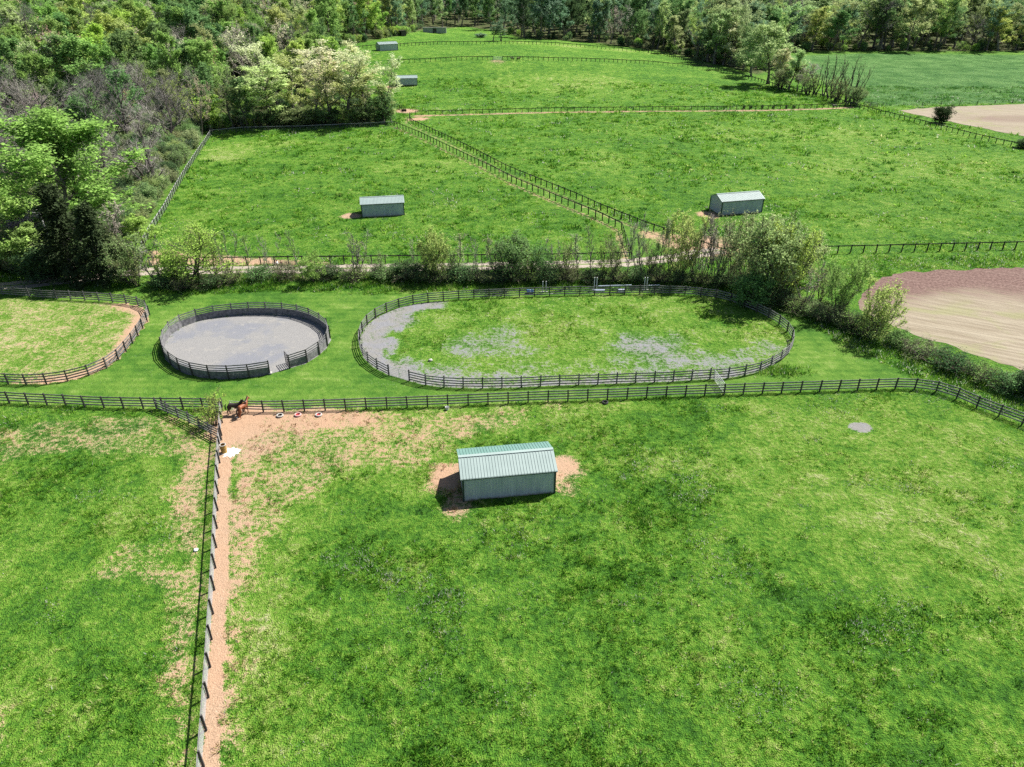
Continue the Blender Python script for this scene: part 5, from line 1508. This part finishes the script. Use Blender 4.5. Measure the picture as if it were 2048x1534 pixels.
# ------------------------------------------------------------------ small things
def tyre(label, px, py, mats, inner):
    P = G(px, py); root = empty('tyre', (P.x, P.y, 0), RNG.random()); tag(root, label, 'tyre', 'painted tyres on the dirt by the long fence')
    pr = [(.44 + .12 * math.cos(a), .13 + .12 * math.sin(a)) for a in np.linspace(0, 2 * math.pi, 13)]
    m = MB(); m.lathe(pr, (0, 0, 0), 28); m.build('tread', M[mats], root, smooth=True)
    m = MB(); m.lathe([(.30, .03), (.325, .13), (.30, .22), (.29, .13), (.30, .03)], (0, 0, 0), 28); m.build('inner_rim', M[inner], root, smooth=True)
    m = MB(); m.lathe([(.30, .05), (.001, .05)], (0, 0, 0), 20); m.build('filling', M[inner if inner != 'rubber' else 'shade'], root)
    root.scale = (.74, .74, .85)


tyre('white tyre with a dark hollow, nearest the horses, on the dirt', 560, 832.5, 'tyrewhite', 'rubber')
tyre('pale pink tyre with a red middle, second from the horses', 596, 831, 'tyrepink', 'tyrered')
tyre('white tyre with a red middle, farthest from the horses', 637.5, 831, 'tyrewhite', 'tyrered')
P = G(1210, 806); root = empty('tyre', (P.x, P.y, 0)); tag(root, 'small dark tyre lying under the long near fence above the nearest shed', 'tyre')
m = MB(); m.lathe([(.30 + .10 * math.cos(a), .11 + .1 * math.sin(a)) for a in np.linspace(0, 2 * math.pi, 11)], (0, 0, 0), 22); m.build('tread', M['rubber'], root, smooth=True)
m = MB(); m.lathe([(.21, .03), (.225, .1), (.21, .17)], (0, 0, 0), 22); m.build('inner_rim', M['post'], root, smooth=True)


def lathe_thing(name, label, cat, P, parts, rot=(0, 0, 0), group=None):
    root = empty(name, P); tag(root, label, cat, group); root.rotation_euler = rot
    for nm, prof, mt in parts:
        m = MB(); m.lathe(prof, (0, 0, 0), 20); m.build(nm, M[mt], root, smooth=False)
    return root


P = G(447, 908)
lathe_thing('barrel', 'rusty yellow barrel with a pale rim against the wire fence beside white powder', 'barrel', (P.x, P.y + .3, 0), [('drum', [(.001, 0), (.30, 0), (.31, .03), (.30, .06), (.30, .32), (.315, .34), (.30, .36), (.30, .64), (.315, .66), (.30, .68), (.30, .95), (.28, .95), (.27, .55), (.001, .55)], 'barrel'), ('rim', [(.30, .951), (.33, .96), (.335, 1.0), (.30, 1.02), (.25, 1.0), (.26, .956), (.30, .951)], 'tyrewhite')])
P = G(455, 905)
sp = []
for a in np.linspace(0, 2 * math.pi, 40, endpoint=False): r = .95 * (.55 + .55 * RNG.random()); sp.append((P.x + .35 + r * math.cos(a) * 1.2, P.y + r * math.sin(a) * 1.2))
def spill_attrs(me, x, y):
    a = me.attributes.new('fade', 'FLOAT', 'POINT'); a.data.foreach_set('value', np.clip(1 - np.hypot(x - P.x - .35, y - P.y) / 1.25, 0, 1).astype(np.float32))


t = NT('scattered_lime'); pos = t.pos(); nn = t.noise(pos, 5, 4, .7); fd = t.attr('fade').outputs['Fac']
t.princ(t.mix(t.step(t.math('ADD', fd, t.math('MULTIPLY', t.math('SUBTRACT', nn, .5), 1.1)), .12, .5), (.40, .27, .175), (.64, .61, .57)), .95, None, 0, .1)
o = sheet('lime_spill', np.array(sp), .15, .03, t.m, .06, spill_attrs); tag(o, 'white powder spilled on the orange dirt beside the barrel', 'spill')
P = G(895, 817); lathe_thing('bucket', 'small pale bucket at the foot of the long near fence', 'bucket', (P.x, P.y - .25, 0), [('pail', [(.001, .01), (.17, .01), (.21, .36), (.225, .38), (.20, .36), (.16, .06), (.001, .06)], 'white'), ('handle', [(.215, .33), (.225, .34), (.225, .36), (.215, .36)], 'steel')])


def rock(name, label, px, py, s, mt='rock', cat='rock', flat=.7):
    P = G(px, py); rng = np.random.default_rng(int(px)); V = []
    n, k = 7, 10
    prof = [(math.sin(math.pi * i / (n - 1)) * s, -math.cos(math.pi * i / (n - 1)) * s * flat + s * flat * .7) for i in range(n)]
    m = MB(); m.lathe([(max(r, .002), z) for r, z in prof], (0, 0, 0), k); m.v = [tuple(np.array(v) * (1 + rng.normal(0, .10))) for v in m.v]
    o = m.build(name, M[mt], None, (P.x, P.y, tz(P.x, P.y)), True); tag(o, label, cat)


rock('boulder', 'pale round boulder on the gravel near the left gate of the oval arena', 861, 722, .27)
rock('stone', 'pale stone at the left post of the round pen gap', 541, 748, .26)
rock('salt_block', 'small white salt block in the thin grass left of the wire fence', 392, 1101, .22, 'white', 'salt block', .5)
rock('salt_block', 'small white block on the sand of the fence corner, below the dark horse', 474, 836, .13, 'white', 'salt block', .6)

# jumps behind the oval arena
JG = 'jump equipment behind the far side of the oval arena'
for i, px in enumerate((1086, 1092.5, 1189.5, 1194.5, 1290.5, 1295.5)):
    P = G(px, 590 if px < 1100 else 586); root = empty('jump_standard', (P.x, P.y + 1.2, 0)); lab = ['left', 'right'][i % 2]; which = ['by the ground poles', 'by the pale blue box', 'under the hedgerow shade'][i // 2]
    tag(root, 'white upright jump standard, %s one of the pair %s' % (lab, which), 'jump standard', JG)
    h = 1.75 if i < 2 else 2.1
    m = MB(); m.box((0, 0, h / 2 + .04), (.12, .12, h)); m.build('upright', M['white'], root)
    m = MB(); m.box((0, 0, .05), (.62, .09, .10)); m.box((0, -.18, .05), (.09, .26, .10)); m.box((0, .18, .05), (.09, .26, .10)); m.build('foot', M['white'], root)
    for zz in (.6, 1.1): m = MB(); m.box((0, -.08, zz), (.09, .05, .05)); m.build('cup', M['steel'], root)


def pole(label, a, b, z, mt='white'):
    A, B = G(*a), G(*b); o = MB(); d = B - A; o.tube([Vector((0, 0, 0)), d], .065, 8); r = o.build('jump_pole', M[mt], None, (A.x, A.y, z)); tag(r, label, 'jump pole', JG)


pole('white jump pole lying on the grass behind the arena, right of the blue barrel', (1068, 590), (1090, 589), .07)
pole('white jump pole on the grass, farther right of the blue barrel', (1088, 589), (1106, 588), .07)
pole('pale rail resting between the middle and right jump standards', (1196, 583), (1262, 581), .95, 'palebl')
pole('pale rail resting beside the rightmost jump standards', (1296, 582), (1318, 581), .95, 'palebl')
for (px, py, lab, mt, L) in ((1060.5, 590, 'blue barrel lying on its side behind the arena, left of the ground poles', 'blueplastic', 1.1), (1243, 588, 'blue and white barrel lying in the shade between the jump standards', 'palebl', 1.0)):
    P = G(px, py); root = empty('barrel', (P.x, P.y + .6, .33)); tag(root, lab, 'barrel', JG); root.rotation_euler = (0, math.pi / 2, 0)
    m = MB(); m.lathe([(.001, -L / 2), (.29, -L / 2), (.32, -L / 2 + .04), (.31, -.15), (.325, -.13), (.31, -.11), (.31, .11), (.325, .13), (.31, .15), (.32, L / 2 - .04), (.29, L / 2), (.001, L / 2)], (0, 0, 0), 20); m.build('drum', M[mt], root, smooth=False)
    m = MB(); m.lathe([(.322, -.06), (.33, -.05), (.33, .05), (.322, .06)], (0, 0, 0), 20); m.build('band', M['white' if mt == 'palebl' else 'palebl'], root)
P = G(1199, 587); root = empty('jump_box', (P.x, P.y + .5, 0)); tag(root, 'low pale blue flower box under the middle jump standards', 'jump box', JG)
m = MB(); m.box((0, 0, .30), (1.7, .4, .26)); m.build('box', M['palebl'], root)
for x_ in (-.7, .7): m = MB(); m.box((x_, 0, .085), (.1, .38, .17)); m.build('leg', M['white'], root)
P = G(808, 222.5); root = empty('water_trough', (P.x, P.y, 0), .5); tag(root, 'small dark water trough at the head of the diagonal grass lane', 'trough')
m = MB()
m.box((0, 0, .07), (1.6, .8, .06)); m.box((0, -.38, .35), (1.6, .05, .62)); m.box((0, .38, .35), (1.6, .05, .62)); m.box((-.78, 0, .35), (.05, .71, .62)); m.box((.78, 0, .35), (.05, .71, .62)); m.build('tank', M['rubber'], root)
m = MB(); m.box((0, 0, .5), (1.5, .7, .02)); m.build('water', M['oldtin'], root)

# utility pole in the left trees
P = G(116, 520); H = height_to(P, 418); root = empty('utility_pole', (P.x, P.y, 0)); tag(root, 'grey utility pole leaning among the dark evergreens at left', 'utility pole')
root.rotation_euler = (0, -.06, 0); root.location.z = -.05
m = MB(); m.tube([(0, 0, 0), (0, 0, H * .6), (0, 0, H)], [.19, .16, .13], 10); m.build('pole', M['concrete'], root)
m = MB(); m.box((0, -.14, H - .5), (2.2, .10, .12)); m.build('crossarm', M['concrete'], root)
for x_ in (-.95, 0.4, .95): m = MB(); m.lathe([(.02, 0), (.05, .03), (.05, .09), (.03, .14), (.001, .15)], (x_, -.14, H - .44), 10); m.build('insulator', M['white'], root)
m = MB(); m.lathe([(.001, 0), (.2, 0), (.22, .05), (.22, .65), (.2, .7), (.001, .72)], (-.36, 0, H - 1.6), 14); m.build('transformer', M['oldtin'], root)

# ------------------------------------------------------------------ light, sky, camera
EL = R(52); AZ = math.atan2(.80, .60)     # sun stands beyond the scene to the right
sv = Vector((math.sin(AZ) * math.cos(EL), math.cos(AZ) * math.cos(EL), math.sin(EL)))
sl = bpy.data.lights.new('sun', 'SUN'); sl.energy = 5.0; sl.angle = R(.53); sl.color = (1, .965, .90)
so = bpy.data.objects.new('sun', sl); COL.objects.link(so); so.rotation_euler = sv.to_track_quat('Z', 'Y').to_euler(); so.location = (60, 60, 120)
w = bpy.data.worlds.new('World'); SC.world = w; w.use_nodes = True; nt = w.node_tree
sk = nt.nodes.new('ShaderNodeTexSky'); sk.sky_type = 'NISHITA'; sk.sun_disc = False; sk.sun_elevation = EL; sk.sun_rotation = AZ
nt.links.new(sk.outputs[0], nt.nodes['Background'].inputs[0]); nt.nodes['Background'].inputs[1].default_value = .052

cd = bpy.data.cameras.new('camera'); cam = bpy.data.objects.new('camera', cd); COL.objects.link(cam)
cam.location = (0, 0, CAMH); cam.rotation_euler = (math.pi / 2 - TH, 0, 0); cd.sensor_width = 36; cd.lens = 36 * F / 2048; cd.clip_start = .5; cd.clip_end = 4000
SC.camera = cam
vs = SC.view_settings; vs.view_transform = 'Standard'; vs.look = 'None'; vs.gamma = 1; vs.use_curve_mapping = False; vs.exposure = 1.2
cy = SC.cycles; cy.max_bounces = 5; cy.diffuse_bounces = 2; cy.glossy_bounces = 2; cy.transmission_bounces = 3; cy.transparent_max_bounces = 4; cy.use_denoising = False
